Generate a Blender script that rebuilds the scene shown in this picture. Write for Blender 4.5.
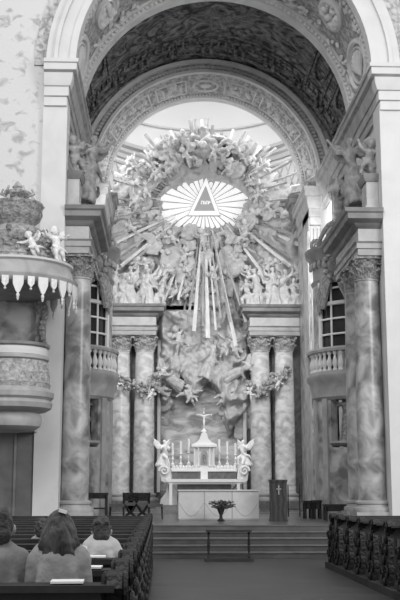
import bpy, bmesh, math, random
from mathutils import Vector, Matrix, noise
PI=math.pi
for o in list(bpy.data.objects): bpy.data.objects.remove(o)
S=bpy.context.scene; COL=S.collection
# ------------------------------------------------------------------ camera, light, exposure
F=1050.;VX=162.;VY=491.;EYE=1.6
_a=(VX-200)/F;_b=(300-VY)/F
PT=math.atan(-_b);YW=math.atan(-_a*math.cos(PT))
CF=(math.sin(YW)*math.cos(PT),math.cos(YW)*math.cos(PT),math.sin(PT))
CR=(math.cos(YW),-math.sin(YW),0.)
CU=(-math.sin(YW)*math.sin(PT),-math.cos(YW)*math.sin(PT),math.cos(PT))
def at(x,y,D):
    i=(x-200)/F;j=(300-y)/F
    d=[CF[k]+i*CR[k]+j*CU[k] for k in range(3)];t=D/d[1]
    return Vector((d[0]*t,D,EYE+d[2]*t))
cam=bpy.data.cameras.new('camera');co=bpy.data.objects.new('camera',cam);COL.objects.link(co)
cam.sensor_fit='VERTICAL';cam.sensor_height=36;cam.lens=F/600*36;cam.clip_end=300
co.matrix_world=Matrix(((CR[0],CU[0],-CF[0],0),(CR[1],CU[1],-CF[1],0),(CR[2],CU[2],-CF[2],EYE),(0,0,0,1)))
S.camera=co
S.view_settings.view_transform='Standard';S.view_settings.look='None';S.view_settings.gamma=1
S.view_settings.exposure=0.0;S.view_settings.use_curve_mapping=False
W=bpy.data.worlds.new('world');S.world=W;W.use_nodes=True
W.node_tree.nodes['Background'].inputs[0].default_value=(1,1,1,1);W.node_tree.nodes['Background'].inputs[1].default_value=0.72
AX=1.66
def area(name,loc,tgt,sx,sy,power):
    l=bpy.data.lights.new(name,'AREA');l.shape='RECTANGLE';l.size=sx;l.size_y=sy;l.energy=power
    o=bpy.data.objects.new(name,l);COL.objects.link(o);o.location=loc
    o.rotation_euler=(Vector(tgt)-Vector(loc)).to_track_quat('-Z','Y').to_euler();return o
area('dome_daylight',(AX-5,6,21),(AX+.5,36,6),10,8,2500)
area('lower_altar_fill',(AX+10,12,9),(AX-3,34,5),6,6,1500)  # unseen fill lamp, added to brighten the lower altar and its columns
area('apse_window_daylight_left',(AX-4.0,43.4,16.6),(AX+1.5,47.5,12.5),1.6,3,85)
area('apse_window_daylight_right',(AX+4.0,43.4,16.6),(AX-1.5,47.5,12.5),1.6,3,85)
area('apse_lantern_daylight',(AX,44.6,19.6),(AX,46.5,8),3.5,2,200)
area('choir_window_daylight',(AX+3.9,35.7,11.2),(AX-1,44,4),1.6,2,440)
area('choir_window_daylight_left',(AX-3.9,35.7,11.2),(AX+1,44,4),1.6,2,440)
# ------------------------------------------------------------------ materials (all neutral grey: the photograph is black and white)
MT={}
def mat(name,v,v2=None,scale=3.,rough=.6,bump=0.,bscale=None,kind='noise',detail=6,lo=.35,hi=.65,metal=0.,stretch=(1,1,1),spec=.4,bk='noise'):
    m=bpy.data.materials.new(name);m.use_nodes=True;nt=m.node_tree;N=nt.nodes;L=nt.links
    b=N['Principled BSDF'];b.inputs['Roughness'].default_value=rough;b.inputs['Metallic'].default_value=metal
    b.inputs['Specular IOR Level'].default_value=spec
    tc=N.new('ShaderNodeTexCoord');mp=N.new('ShaderNodeMapping');mp.inputs['Scale'].default_value=stretch
    L.new(tc.outputs['Object'],mp.inputs[0])
    if v2 is None: b.inputs['Base Color'].default_value=(v,v,v,1)
    else:
        r=N.new('ShaderNodeValToRGB');r.color_ramp.elements[0].position=lo;r.color_ramp.elements[1].position=hi
        r.color_ramp.elements[0].color=(v,v,v,1);r.color_ramp.elements[1].color=(v2,v2,v2,1)
        if kind=='noise':
            t=N.new('ShaderNodeTexNoise');t.inputs['Scale'].default_value=scale;t.inputs['Detail'].default_value=detail
            t.inputs['Distortion'].default_value=.6;out=t.outputs['Fac']
        elif kind=='vein':
            t=N.new('ShaderNodeTexNoise');t.inputs['Scale'].default_value=scale;t.inputs['Detail'].default_value=8
            t.inputs['Distortion'].default_value=2.2;t.inputs['Roughness'].default_value=.65;out=t.outputs['Fac']
        elif kind=='wave':
            t=N.new('ShaderNodeTexWave');t.inputs['Scale'].default_value=scale;t.inputs['Distortion'].default_value=6;t.inputs['Detail'].default_value=4;out=t.outputs['Fac']
        elif kind=='brick':
            t=N.new('ShaderNodeTexChecker');t.inputs['Scale'].default_value=scale;out=t.outputs['Fac']
        elif kind=='voro':
            t=N.new('ShaderNodeTexVoronoi');t.inputs['Scale'].default_value=scale;out=t.outputs['Distance']
        L.new(mp.outputs[0],t.inputs['Vector']);L.new(out,r.inputs[0]);L.new(r.outputs[0],b.inputs['Base Color'])
    if bump:
        n=N.new('ShaderNodeTexNoise' if bk=='noise' else 'ShaderNodeTexVoronoi')
        n.inputs['Scale'].default_value=bscale or scale*3
        L.new(mp.outputs[0],n.inputs['Vector'])
        bp=N.new('ShaderNodeBump');bp.inputs['Strength'].default_value=bump;bp.inputs['Distance'].default_value=.06
        L.new(n.outputs[0],bp.inputs['Height']);L.new(bp.outputs[0],b.inputs['Normal'])
    MT[name]=m;return m
mat('plaster',.60,.66,1.2,.8,.05,8)
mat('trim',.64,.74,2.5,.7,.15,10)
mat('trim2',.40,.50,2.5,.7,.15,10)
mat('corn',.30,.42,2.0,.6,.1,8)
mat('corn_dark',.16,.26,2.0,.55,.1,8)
mat('marble_pale',.34,.58,2.2,.45,.1,9,'noise',lo=.34,hi=.47,stretch=(1.2,1,1.5),detail=8)
mat('marble_col',.38,.72,2.4,.2,0,None,'noise',lo=.32,hi=.60,stretch=(1,1,1.5),detail=10)
mat('marble_grey',.15,.48,1.9,.28,0,None,'noise',lo=.36,hi=.62,detail=9)
mat('marble_dark',.10,.19,1.5,.3,0,None,'vein',lo=.36,hi=.62)
mat('marble_altar',.24,.62,1.5,.3,.08,7,'noise',lo=.36,hi=.60,stretch=(1,1,2.2),detail=9)
mat('stucco',.28,.56,6,.7,.8,9,'noise',lo=.4,hi=.6)
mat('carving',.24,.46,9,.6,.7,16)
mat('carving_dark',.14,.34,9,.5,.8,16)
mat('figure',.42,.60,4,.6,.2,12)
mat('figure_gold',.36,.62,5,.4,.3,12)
mat('figure_grey',.20,.38,5,.6,.4,14)  # grey stone of the figures on the near entablatures
mat('cloud',.42,.54,2.5,.75,.25,5)
mat('ray',.28,.50,2,.4,.1,12)
mat('ray_pale',.72,.85,2,.5)
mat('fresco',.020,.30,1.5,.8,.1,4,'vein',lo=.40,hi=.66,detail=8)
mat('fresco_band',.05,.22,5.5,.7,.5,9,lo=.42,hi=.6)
mat('apse',.72)
mat('lattice',.5)
mat('floor',.030,.048,.9,.45,.03,6,'noise',stretch=(1,3,1))
mat('floor2',.07,.13,1.4,.3,.02,6,'noise')
mat('step',.04,.07,2.0,.5,.05,6)
mat('step_edge',.10,.14,3,.5)
mat('wood',.014,.03,3,.6,.2,14,'noise',stretch=(1,1,.3))
mat('wood_dark',.004,.012,5,.5,.5,16)
mat('wood_mid',.022,.045,2,.6,.05,10,'wave')
mat('panel',.13,.19,2.0,.5,.06,8)
mat('glass',.035,None,rough=.12,spec=.6)
mat('frame',.80)
mat('silver',.88,None,rough=.4,spec=.5)
mat('gild',.58,.80,7,.35,.5,14)
mat('candle',.85)
mat('cloth',.60,.66,5,.8,.05,20)
mat('cloth_line',.36)
mat('paper',.88)
mat('hair',.020,.085,16,.6,.6,30,stretch=(1,1,.25))
mat('hair2',.035,.06,16,.6,.5,30)
mat('skin',.34)
mat('coat',.28,.34,6,.85,.3,14)
mat('shirt',.46,.54,5,.8,.3,10)
mat('coat2',.20,.25,6,.85,.3,12)
mat('leaf',.05,.12,12,.6)
mat('flower',.30,.5,12,.6)
mat('iron',.03,None,rough=.4)
mat('upholstery',.09,.13,8,.7)
def emis(name,c,e):
    m=bpy.data.materials.new(name);m.use_nodes=True;b=m.node_tree.nodes['Principled BSDF']
    b.inputs['Base Color'].default_value=(c,c,c,1);b.inputs['Emission Color'].default_value=(1,1,1,1);b.inputs['Emission Strength'].default_value=e;MT[name]=m
emis('sunglass',.5,.6);emis('sunglass_dim',.25,.15)
# ------------------------------------------------------------------ mesh builder
class MB:
    def __init__(s): s.v=[];s.f=[]
    def add(s,v,f,M=None):
        k=len(s.v);s.v+=[(M@Vector(p) if M else Vector(p)) for p in v];s.f+=[tuple(i+k for i in q) for q in f];return s
    def box(s,x0,x1,y0,y1,z0,z1,M=None):
        return s.add([(x0,y0,z0),(x1,y0,z0),(x1,y1,z0),(x0,y1,z0),(x0,y0,z1),(x1,y0,z1),(x1,y1,z1),(x0,y1,z1)],
          [(0,3,2,1),(4,5,6,7),(0,1,5,4),(1,2,6,5),(2,3,7,6),(3,0,4,7)],M)
    def lathe(s,pr,c=(0,0,0),n=20,a0=0,a1=2*PI,M=None,sx=1,sy=1):
        full=abs(a1-a0-2*PI)<1e-6;m=n if full else n+1;v=[];f=[]
        for r,z in pr:
            for k in range(m):
                a=a0+(a1-a0)*k/n;v.append((c[0]+r*sx*math.cos(a),c[1]+r*sy*math.sin(a),c[2]+z))
        for i in range(len(pr)-1):
            for k in range(n):
                k2=(k+1)%m;f.append((i*m+k,i*m+k2,(i+1)*m+k2,(i+1)*m+k))
        if full:
            f.append(tuple(range(m))[::-1]);f.append(tuple((len(pr)-1)*m+k for k in range(m)))
        return s.add(v,f,M)
    def tube(s,P,R,n=8,M=None,closed=False):
        P=[Vector(p) for p in P]
        if not hasattr(R,'__len__'): R=[R]*len(P)
        v=[];f=[];N=len(P);up=None
        for i,p in enumerate(P):
            if closed: d=P[(i+1)%N]-P[i-1]
            else: d=P[min(i+1,N-1)]-P[max(i-1,0)]
            d.normalize()
            if up is None: up=d.orthogonal().normalized()
            up=(up-d*up.dot(d));up=up.normalized() if up.length>1e-6 else d.orthogonal().normalized()
            w=d.cross(up)
            for k in range(n):
                a=2*PI*k/n;v.append(p+(up*math.cos(a)+w*math.sin(a))*R[i])
        for i in range(N if closed else N-1):
            j=(i+1)%N
            for k in range(n):
                k2=(k+1)%n;f.append((i*n+k,i*n+k2,j*n+k2,j*n+k))
        if not closed: f.append(tuple(range(n))[::-1]);f.append(tuple((N-1)*n+k for k in range(n)))
        return s.add(v,f,M)
    def ell(s,c,r,n=10,M=None):
        if not hasattr(r,'__len__'): r=(r,r,r)
        m=max(5,n*2//3);v=[(c[0],c[1],c[2]-r[2])];f=[]
        for i in range(1,m):
            t=-PI/2+PI*i/m
            for k in range(n):
                a=2*PI*k/n;v.append((c[0]+r[0]*math.cos(t)*math.cos(a),c[1]+r[1]*math.cos(t)*math.sin(a),c[2]+r[2]*math.sin(t)))
        v.append((c[0],c[1],c[2]+r[2]));L=len(v)-1
        for k in range(n): f.append((0,1+(k+1)%n,1+k));f.append((L,L-n+k,L-n+(k+1)%n))
        for i in range(m-2):
            for k in range(n): a=1+i*n;f.append((a+k,a+(k+1)%n,a+n+(k+1)%n,a+n+k))
        return s.add(v,f,M)
    def cap(s,p0,r0,p1,r1,n=10):
        p0=Vector(p0);p1=Vector(p1);d=p1-p0
        s.ell(p0,r0,n);s.ell(p1,r1,n)
        return s.tube([p0,p1],[r0,r1],n)
    def sweep(s,path,prof,closed=False):   # path: plan polyline; prof: (offset to the right of travel, z)
        P=[Vector((p[0],p[1])) for p in path];N=len(P);offs=[]
        for i in range(N):
            def nrm(a,b):
                d=(b-a).normalized();return Vector((d.y,-d.x))
            if closed: n1=nrm(P[i-1],P[i]);n2=nrm(P[i],P[(i+1)%N])
            else:
                n1=nrm(P[i-1],P[i]) if i>0 else None;n2=nrm(P[i],P[i+1]) if i<N-1 else None
                n1=n1 or n2;n2=n2 or n1
            m=(n1+n2);m=m/max(.3,(1+n1.dot(n2)));offs.append(m)
        v=[];f=[];K=len(prof)
        for i in range(N):
            for o,z in prof: q=P[i]+offs[i]*o;v.append((q.x,q.y,z))
        for i in range(N if closed else N-1):
            j=(i+1)%N
            for k in range(K-1): f.append((i*K+k,j*K+k,j*K+k+1,i*K+k+1))
        if not closed: f.append(tuple(range(K)));f.append(tuple((N-1)*K+k for k in range(K))[::-1])
        return s.add(v,f)
    def arch(s,R0,R1,c,y0,y1,n=48,a0=0.,a1=PI,M=None):   # solid half ring in XZ
        v=[];f=[]
        for k in range(n+1):
            a=a0+(a1-a0)*k/n
            for R,y in ((R0,y0),(R1,y0),(R1,y1),(R0,y1)): v.append((c[0]+R*math.cos(a),y,c[1]+R*math.sin(a)))
        for k in range(n):
            for j in range(4): f.append((k*4+j,k*4+(j+1)%4,k*4+4+(j+1)%4,k*4+4+j))
        f.append((0,1,2,3));f.append((n*4+3,n*4+2,n*4+1,n*4));return s.add(v,f,M)
    def prism(s,poly,y0,y1,M=None):   # poly in XZ
        n=len(poly);v=[(x,y0,z) for x,z in poly]+[(x,y1,z) for x,z in poly]
        f=[tuple(range(n))[::-1],tuple(range(n,2*n))]+[(k,(k+1)%n,n+(k+1)%n,n+k) for k in range(n)]
        return s.add(v,f,M)
    def mesh(s,name,m,ang=38):
        me=bpy.data.meshes.new(name);me.from_pydata(s.v,[],s.f);me.validate()
        b=bmesh.new();b.from_mesh(me);bmesh.ops.recalc_face_normals(b,faces=b.faces);b.to_mesh(me);b.free()
        me.shade_smooth();me.set_sharp_from_angle(angle=math.radians(ang))
        me.materials.append(MT[m]);return me
    def build(s,name,m,parent=None,ang=38):
        o=bpy.data.objects.new(name,s.mesh(name,m,ang));COL.objects.link(o)
        if parent: o.parent=parent;o.matrix_parent_inverse=Matrix.Translation(-Vector(parent.location)) if parent.get('_t') else Matrix()
        return o
def tag(o,label=None,cat=None,group=None,kind=None):
    if label:o['label']=label
    if cat:o['category']=cat
    if group:o['group']=group
    if kind:o['kind']=kind
    return o
def thing(name,loc,label,cat,group=None,world=True):   # world=True: children meshes are given in world coordinates
    o=bpy.data.objects.new(name,None);COL.objects.link(o);o.location=loc;o.empty_display_size=.2
    if world:o['_t']=1
    return tag(o,label,cat,group)
def st(b,name,m,ang=38): return tag(b.build(name,m,None,ang),kind='structure')
def kids(o): return [c for c in bpy.data.objects if c.parent==o]
def dup(o,loc=None,rz=None,label=None,parent=None,scale=None):
    c=o.copy();COL.objects.link(c)
    if parent: c.parent=parent
    for ch in kids(o):
        if ch!=c: dup(ch,parent=c)
    if loc is not None:c.location=loc
    if rz is not None:c.rotation_euler=(0,0,rz)
    if scale:c.scale=(scale,)*3
    if label:c['label']=label
    return c
def place(me,name,parent,loc,rot=(0,0,0),sc=1.,m=None):
    o=bpy.data.objects.new(name,me);COL.objects.link(o)
    if parent:
        o.parent=parent
        if parent.get('_t'): o.matrix_parent_inverse=Matrix.Translation(-Vector(parent.location))
    o.location=loc;o.rotation_euler=rot;o.scale=(sc,)*3 if not hasattr(sc,'__len__') else sc
    return o
def remesh(b,name,m,vox,smooth=2,disp=0,dscale=3):   # fuses overlapping shapes into one continuous surface
    me=bpy.data.meshes.new('t');me.from_pydata(b.v,[],b.f);o=bpy.data.objects.new('t',me);COL.objects.link(o)
    r=o.modifiers.new('r','REMESH');r.mode='VOXEL';r.voxel_size=vox
    if smooth: q=o.modifiers.new('s','SMOOTH');q.iterations=smooth;q.factor=.5
    dg=bpy.context.evaluated_depsgraph_get();dg.update()
    n=bpy.data.meshes.new_from_object(o.evaluated_get(dg));n.name=name
    bpy.data.objects.remove(o);bpy.data.meshes.remove(me)
    if disp:
        nn=[v.normal.copy() for v in n.vertices]
        for v,q in zip(n.vertices,nn): v.co+=q*disp*(noise.noise(v.co*dscale)+.5*noise.noise(v.co*dscale*2.3))
    n.shade_smooth();n.materials.clear();n.materials.append(MT[m]);return n
def with_mat(me,m): c=me.copy();c.materials.clear();c.materials.append(MT[m]);return c
#=BODY=
# ------------------------------------------------------------------ the setting
Z1=.75
st(MB().box(-12,16,-4,26.02,-.3,0),'floor','floor')
st(MB().box(-12,16,27.35,52,.45,Z1),'floor','floor2')
t=thing('altar_stairs',(AX,26,0),'wide dark stone stairs of five steps rising from the aisle to the altar platform','stairs')
for k in range(5):
    y=26+k*.34;z=.15*(k+1)
    s=MB().box(-8,11.5,y,27.36 if k==4 else 27.7,z-.15,z-.03).build('step','step',t)
    MB().box(-8,11.5,y-.03,y+.31 if k<4 else 27.36,z-.03,z).build('tread','step_edge',s)
def SP(b,sd,path,prof):
    if sd<0: P=[(AX-h,y) for h,y in path]
    else: P=[(AX+h,y) for h,y in path][::-1]
    b.sweep(P,prof);return b
def bx(b,sd,h0,h1,y0,y1,z0,z1):
    a,c=AX+sd*h0,AX+sd*h1
    return b.box(min(a,c),max(a,c),y0,y1,z0,z1)
CORN=[(0,-1.25),(.05,-1.25),(.05,-1.0),(.10,-.98),(.10,-.72),(.14,-.70),(.20,-.55),(.22,-.35),(.32,-.3),(.33,-.12),(.37,-.1),(.38,0),(0,0)]
for sd,nm in ((-1,'left'),(1,'right')):
    st(bx(MB(),sd,4.95,11,27.85,28.6,0,21),'wall_'+nm,'marble_pale')
    b=MB();bx(b,sd,4.34,5.0,27.7,28.6,0,12.3);st(b,'wall_'+nm,'plaster')
    b=MB();bx(b,sd,4.45,5.2,28.6,39.7,Z1,9.2);st(b,'wall_'+nm,'marble_grey')
    b=MB();bx(b,sd,4.45,5.4,28.6,34.9,9.2,13.6);bx(b,sd,4.45,5.4,36.6,39.7,9.2,13.6);bx(b,sd,4.45,5.4,34.9,36.6,9.2,9.9);bx(b,sd,4.45,5.4,34.9,36.6,12.2,13.6);st(b,'wall_'+nm,'trim')
    b=MB();SP(b,sd,[(4.98,27.7),(4.42,27.7),(4.42,38.2)],[(o,z+13.3) for o,z in CORN]);st(b,'trim_1','corn' )
    b=MB();SP(b,sd,[(4.98,27.7),(4.42,27.7),(4.42,27.9)],[(o+.015,z+13.31) for o,z in CORN]);st(b,'trim_1','plaster')
    # upper side window of the choir bay
    b=MB();bx(b,sd,4.75,4.8,34.9,36.6,9.9,12.2);w=st(b,'window_%d'%(1 if sd<0 else 2),'frame')
    b=MB()
    for k in range(4): y=34.95+k*.53;bx(b,sd,4.66,4.74,y,y+.06,9.9,12.2)
    for k in range(4): bx(b,sd,4.66,4.74,34.9,36.6,9.9+k*.7,9.96+k*.7)
    b.build('window_frame','corn',w)
# archivolt, soffit and rim of the front arch
def archi(R0,R1,y0,y1,c,name,m,n=72): st(MB().arch(R0,R1,(AX,c),y0,y1,n),name,m)
CZ=13.3
archi(4.42,5.3,27.8,32.0,CZ,'trim_2','stucco')
archi(4.12,4.30,27.55,27.95,CZ,'trim_2','plaster');archi(4.30,4.62,27.6,27.95,CZ,'trim_2','plaster')
archi(4.62,4.72,27.5,27.95,CZ,'trim_2','plaster');archi(4.72,4.95,27.62,27.95,CZ,'trim_2','plaster')
b=MB()   # spandrel wall over the front arch
n=48;Rr=4.9;vs=[];fs=[]
for k in range(n+1):
    a=PI*k/n;x=math.cos(a);z=math.sin(a);vs.append((AX+Rr*x,27.86,CZ+Rr*z))
    q=5.2/max(abs(x),1e-6);q2=7.7/max(abs(z),1e-6);q=min(q,q2);vs.append((AX+q*x,27.86,CZ+q*z))
for k in range(n): fs.append((2*k,2*k+1,2*k+3,2*k+2))
nn=len(vs);vs+=[(x,28.2,z) for x,_,z in vs];fs+=[tuple(i+nn for i in f) for f in fs]
b.add(vs,fs);st(b,'wall_front','marble_pale')
for y0,R in ((28.1,4.36),(31.6,4.36),):
    archi(R,4.46,y0,y0+.12,CZ,'trim_2','trim')
archi(4.38,4.6,31.72,32.05,CZ,'trim_3','trim');archi(4.3,4.6,32.05,32.5,CZ,'trim_3','trim')
b=MB()
for k in range(84):
    a=PI*(k+.5)/84
    b.ell((AX+4.35*math.cos(a),31.85,CZ+4.35*math.sin(a)),(.07,.06,.07),6)
    b.ell((AX+4.30*math.cos(a),28.5,CZ+4.30*math.sin(a)),(.08,.12,.08),6)
st(b,'trim_3','trim')
# stucco relief of the soffit: cartouche ovals with shells, scrolls between
def soff(phi,y,R=4.38): return Vector((AX+R*math.cos(phi),y,CZ+R*math.sin(phi)))
random.seed(5)
for i,phi in enumerate([math.radians(a) for a in (14,38,62,90,118,142,166)]):
    b=MB();big=i in(0,2,4,6)
    aa,bb=(.15,.95) if big else (.1,.6)
    P=[soff(phi+aa*math.cos(t),30.0+bb*1.15*math.sin(t)) for t in [2*PI*k/28 for k in range(28)]]
    b.tube(P,.10,6,closed=True)
    P=[soff(phi+aa*.75*math.cos(t),30.0+bb*.86*math.sin(t)) for t in [2*PI*k/28 for k in range(28)]]
    b.tube(P,.05,6,closed=True)
    if big:
        s0=soff(phi-aa*.5*(1 if phi<PI/2 else -1),30.0)
        for k in range(9):
            t=-1.2+2.4*k/8;sg=(1 if phi<PI/2 else -1)
            b.tube([s0,soff(phi+aa*.62*math.cos(t)*sg,30+.72*math.sin(t))],[.03,.07],6)
    else:
        for k in range(16): b.ell(soff(phi+random.uniform(-.07,.07),30+random.uniform(-.5,.5)),(random.uniform(.07,.2),)*3,7)
    st(b,'trim_4','trim')
b=MB()
for k in range(170):
    phi=random.uniform(.02,PI-.02);y=random.choice([random.uniform(28.7,29.0),random.uniform(31.0,31.5)])
    p=soff(phi,y);q=soff(phi+random.uniform(-.05,.05),y+random.uniform(-.2,.2),4.3)
    b.tube([p,(p+q)/2+Vector((0,0,.03)),q],[.04,.07,.03],5)
st(b,'trim_4','trim')
# painted barrel vault behind the front arch
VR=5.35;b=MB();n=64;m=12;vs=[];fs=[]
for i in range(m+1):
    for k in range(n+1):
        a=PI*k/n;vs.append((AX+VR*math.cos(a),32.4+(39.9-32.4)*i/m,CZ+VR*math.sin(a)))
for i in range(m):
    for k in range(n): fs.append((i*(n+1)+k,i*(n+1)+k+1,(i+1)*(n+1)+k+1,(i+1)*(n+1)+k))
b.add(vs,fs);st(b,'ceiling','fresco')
for y,r,w in ((38.9,4.94,.16),(38.2,4.95,.1),(37.6,4.95,.08)): archi(r+.33,5.4,y,y+w,CZ,'trim_5','fresco_band')
b=MB()      # painted balustrade and brackets of the vault
for k in range(60):
    a=PI*(k+.5)/60
    P=[Vector((AX+5.28*math.cos(a),y,CZ+5.28*math.sin(a))) for y in (37.7,38.2)]
    b.tube(P,[.05,.05],5)
for k in range(13):
    a=PI*(k+.5)/13
    for da in(-.03,.03):
        P=[Vector((AX+5.25*math.cos(a+da),y,CZ+5.25*math.sin(a+da))) for y in (38.2,38.9)]
        b.tube(P,[.08,.1],6)
st(b,'trim_5','fresco_band')
for sd in(-1,1):    # painted architecture low on both flanks of the vault
    for j in range(3):
        b=MB();ph0=.10+.25*j
        for (p,q) in ((ph0,ph0+.02),(ph0+.18,ph0+.2)):
            vs=[];R=5.28
            for y in(33.2,38.1):
                for a in(p,q):
                    for r in(R,5.36): vs.append((AX+sd*r*math.cos(a),y,CZ+r*math.sin(a)))
            b.add(vs,[(0,1,3,2),(4,5,7,6),(0,2,6,4),(1,3,7,5),(0,1,5,4),(2,3,7,6)])
        P=[Vector((AX+sd*5.28*math.cos(ph0+.1+.06*math.cos(t)),35.6+1.3*math.sin(t),CZ+5.28*math.sin(ph0+.1+.06*math.cos(t)))) for t in [2*PI*k/20 for k in range(20)]]
        b.tube(P,.06,5,closed=True);st(b,'trim_5','fresco_band')
# second arch (frames the sunburst)
BC=13.6;RI=3.96
def ringplate(R0,R1,c,y0,y1,zl,name,m,n=64):
    b=MB();b.arch(R0,R1,(AX,c),y0,y1,n)
    for sd in(-1,1): bx(b,sd,R0,R1,y0,y1,zl,c)
    st(b,name,m)
ringplate(4.42,6.2,BC,39.7,40.0,12.1,'wall_back','stucco')
ringplate(4.84,4.98,BC,39.5,39.72,13.2,'trim_6','trim');ringplate(4.42,4.54,BC,39.5,39.72,13.2,'trim_6','trim')
b=MB();vs=[];fs=[];n=64   # splayed soffit
for k in range(n+1):
    a=PI*k/n
    for R,y in ((4.44,39.8),(4.2,40.4),(RI,41.1),(RI,41.4),(5.4,41.4),(5.4,40.0)): vs.append((AX+R*math.cos(a),y,BC+R*math.sin(a)))
for k in range(n):
    for j in range(5): fs.append((k*6+j,k*6+j+1,k*6+7+j,k*6+6+j))
b.add(vs,fs);st(b,'wall_back','stucco')
archi(RI-.03,RI+.12,41.0,41.42,BC,'trim_6','trim')
b=MB()
for k in range(96):
    a=PI*(k+.5)/96
    b.ell((AX+4.7*math.cos(a),39.66,BC+4.7*math.sin(a)),(.09,.05,.06),6)
    b.ell((AX+4.0*math.cos(a),40.9,BC+4.0*math.sin(a)),(.05,.05,.05),6)
st(b,'trim_6','trim')
def soffB(phi,y,o=.02):
    R=4.44-(y-39.8)*.36-o;return Vector((AX+R*math.cos(phi),y,BC+R*math.sin(phi)))
b=MB()
for (p0,p1) in ((.08,.42),(.5,1.0),(1.08,1.38),(1.76,2.06),(2.14,2.64),(2.72,3.06)):
    P=[soffB(p0,40.05)]+[soffB(p0+(p1-p0)*k/10,40.05) for k in range(11)]+[soffB(p1-(p1-p0)*k/10,40.75) for k in range(11)]
    b.tube(P,.035,5,closed=True)
    for k in range(22):
        p=random.uniform(p0+.04,p1-.04);b.ell(soffB(p,random.uniform(40.15,40.65)),(random.uniform(.05,.12),)*3,6)
P=[soffB(PI/2+.12*math.cos(t),40.4+.3*math.sin(t)) for t in [2*PI*k/20 for k in range(20)]]
b.tube(P,.05,6,closed=True);b.ell(soffB(PI/2,40.4),(.25,.18,.08),8)
st(b,'trim_6','trim')
for sd,nm in((-1,'left'),(1,'right')):
    b=MB();bx(b,sd,4.0,5.6,39.7,41.4,Z1,13.6);st(b,'wall_back','marble_grey')
    b=MB();SP(b,sd,[(4.9,39.55),(4.08,39.55),(4.08,43.2)],[(o*.8,z*1.2+13.3) for o,z in CORN]);st(b,'trim_7','corn')
    b=MB()   # fluted piers and the attic storey of the arch jambs
    for k in range(4): bx(b,sd,3.96+.0*k,4.02,39.8+k*.42,40.05+k*.42,Z1+.4,11.6)
    for k in range(3): bx(b,sd,4.05+k*.14,4.13+k*.14,39.58,39.7,Z1+.4,11.7)
    bx(b,sd,3.94,4.5,39.5,41.45,Z1,Z1+.5);st(b,'trim_7','corn')
    b=MB();bx(b,sd,4.05,4.6,41.4,43.2,Z1,13.0);st(b,'wall_'+nm,'marble_grey')
    b=MB();SP(b,sd,[(4.7,42.9),(3.95,42.9),(3.95,44.0)],[(o*.9,z*1.1+13.9) for o,z in CORN]);st(b,'trim_7','corn_dark')
# apse: marble drum wall, cornice ring, half dome, all pale
def drum(R,z0,z1,name,m,c=(AX,44.0),n=48,th=.3):
    b=MB();vs=[];fs=[]
    for k in range(n+1):
        a=PI*k/n
        for r,z in((R,z0),(R,z1),(R+th,z1),(R+th,z0)): vs.append((c[0]+r*math.cos(a),c[1]+r*.92*math.sin(a),z))
    for k in range(n):
        for j in range(4): fs.append((k*4+j,k*4+(j+1)%4,k*4+4+(j+1)%4,k*4+4+j))
    b.add(vs,fs);st(b,name,m)
drum(4.75,Z1,17.2,'wall_back','apse')
def ring(z,prof,m):
    b=MB();P=[(AX+4.75*math.cos(a),44.0+4.75*.92*math.sin(a)) for a in [PI-PI*k/48 for k in range(49)]]
    b.sweep(P,[(o,z+q) for o,q in prof]);st(b,'trim_8',m)
ring(17.5,[(0,-.7),(.08,-.7),(.08,-.5),(.16,-.4),(.16,-.25),(.30,-.15),(.32,0),(0,.1)],'lattice')
ring(16.6,[(0,-.12),(.06,-.1),(.06,.02),(0,.04)],'lattice')
b=MB();vs=[];fs=[]
for i in range(13):
    t=(PI/2)*i/13
    for k in range(33):
        a=PI*k/32;vs.append((AX+4.75*math.cos(t)*math.cos(a),44.0+4.75*.92*math.cos(t)*math.sin(a),17.4+3.6*math.sin(t)))
for i in range(12):
    for k in range(32): q=i*33+k;fs.append((q,q+1,q+34,q+33))
b.add(vs,fs);st(b,'ceiling','apse')
b=MB()   # diamond lattice stucco of the drum
for k in range(26):
    for sgn in(-1,1):
        P=[]
        for j in range(13):
            z=11.6+5.0*j/12;a=PI*(k+.5)/26+sgn*(j/12-.5)*.62
            if a<.02 or a>PI-.02: continue
            P.append(Vector((AX+4.73*math.cos(a),44.0+4.73*.92*math.sin(a),z)))
        if len(P)>2: b.tube(P,.035,4)
st(b,'trim_8','lattice')
for t in (.35,.8):
    P=[Vector((AX+4.7*math.cos(t)*math.cos(a),44.0+4.7*.92*math.cos(t)*math.sin(a),17.4+3.58*math.sin(t))) for a in [PI*k/40 for k in range(41)]]
    st(MB().tube(P,.06,6),'trim_8','lattice')
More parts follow.
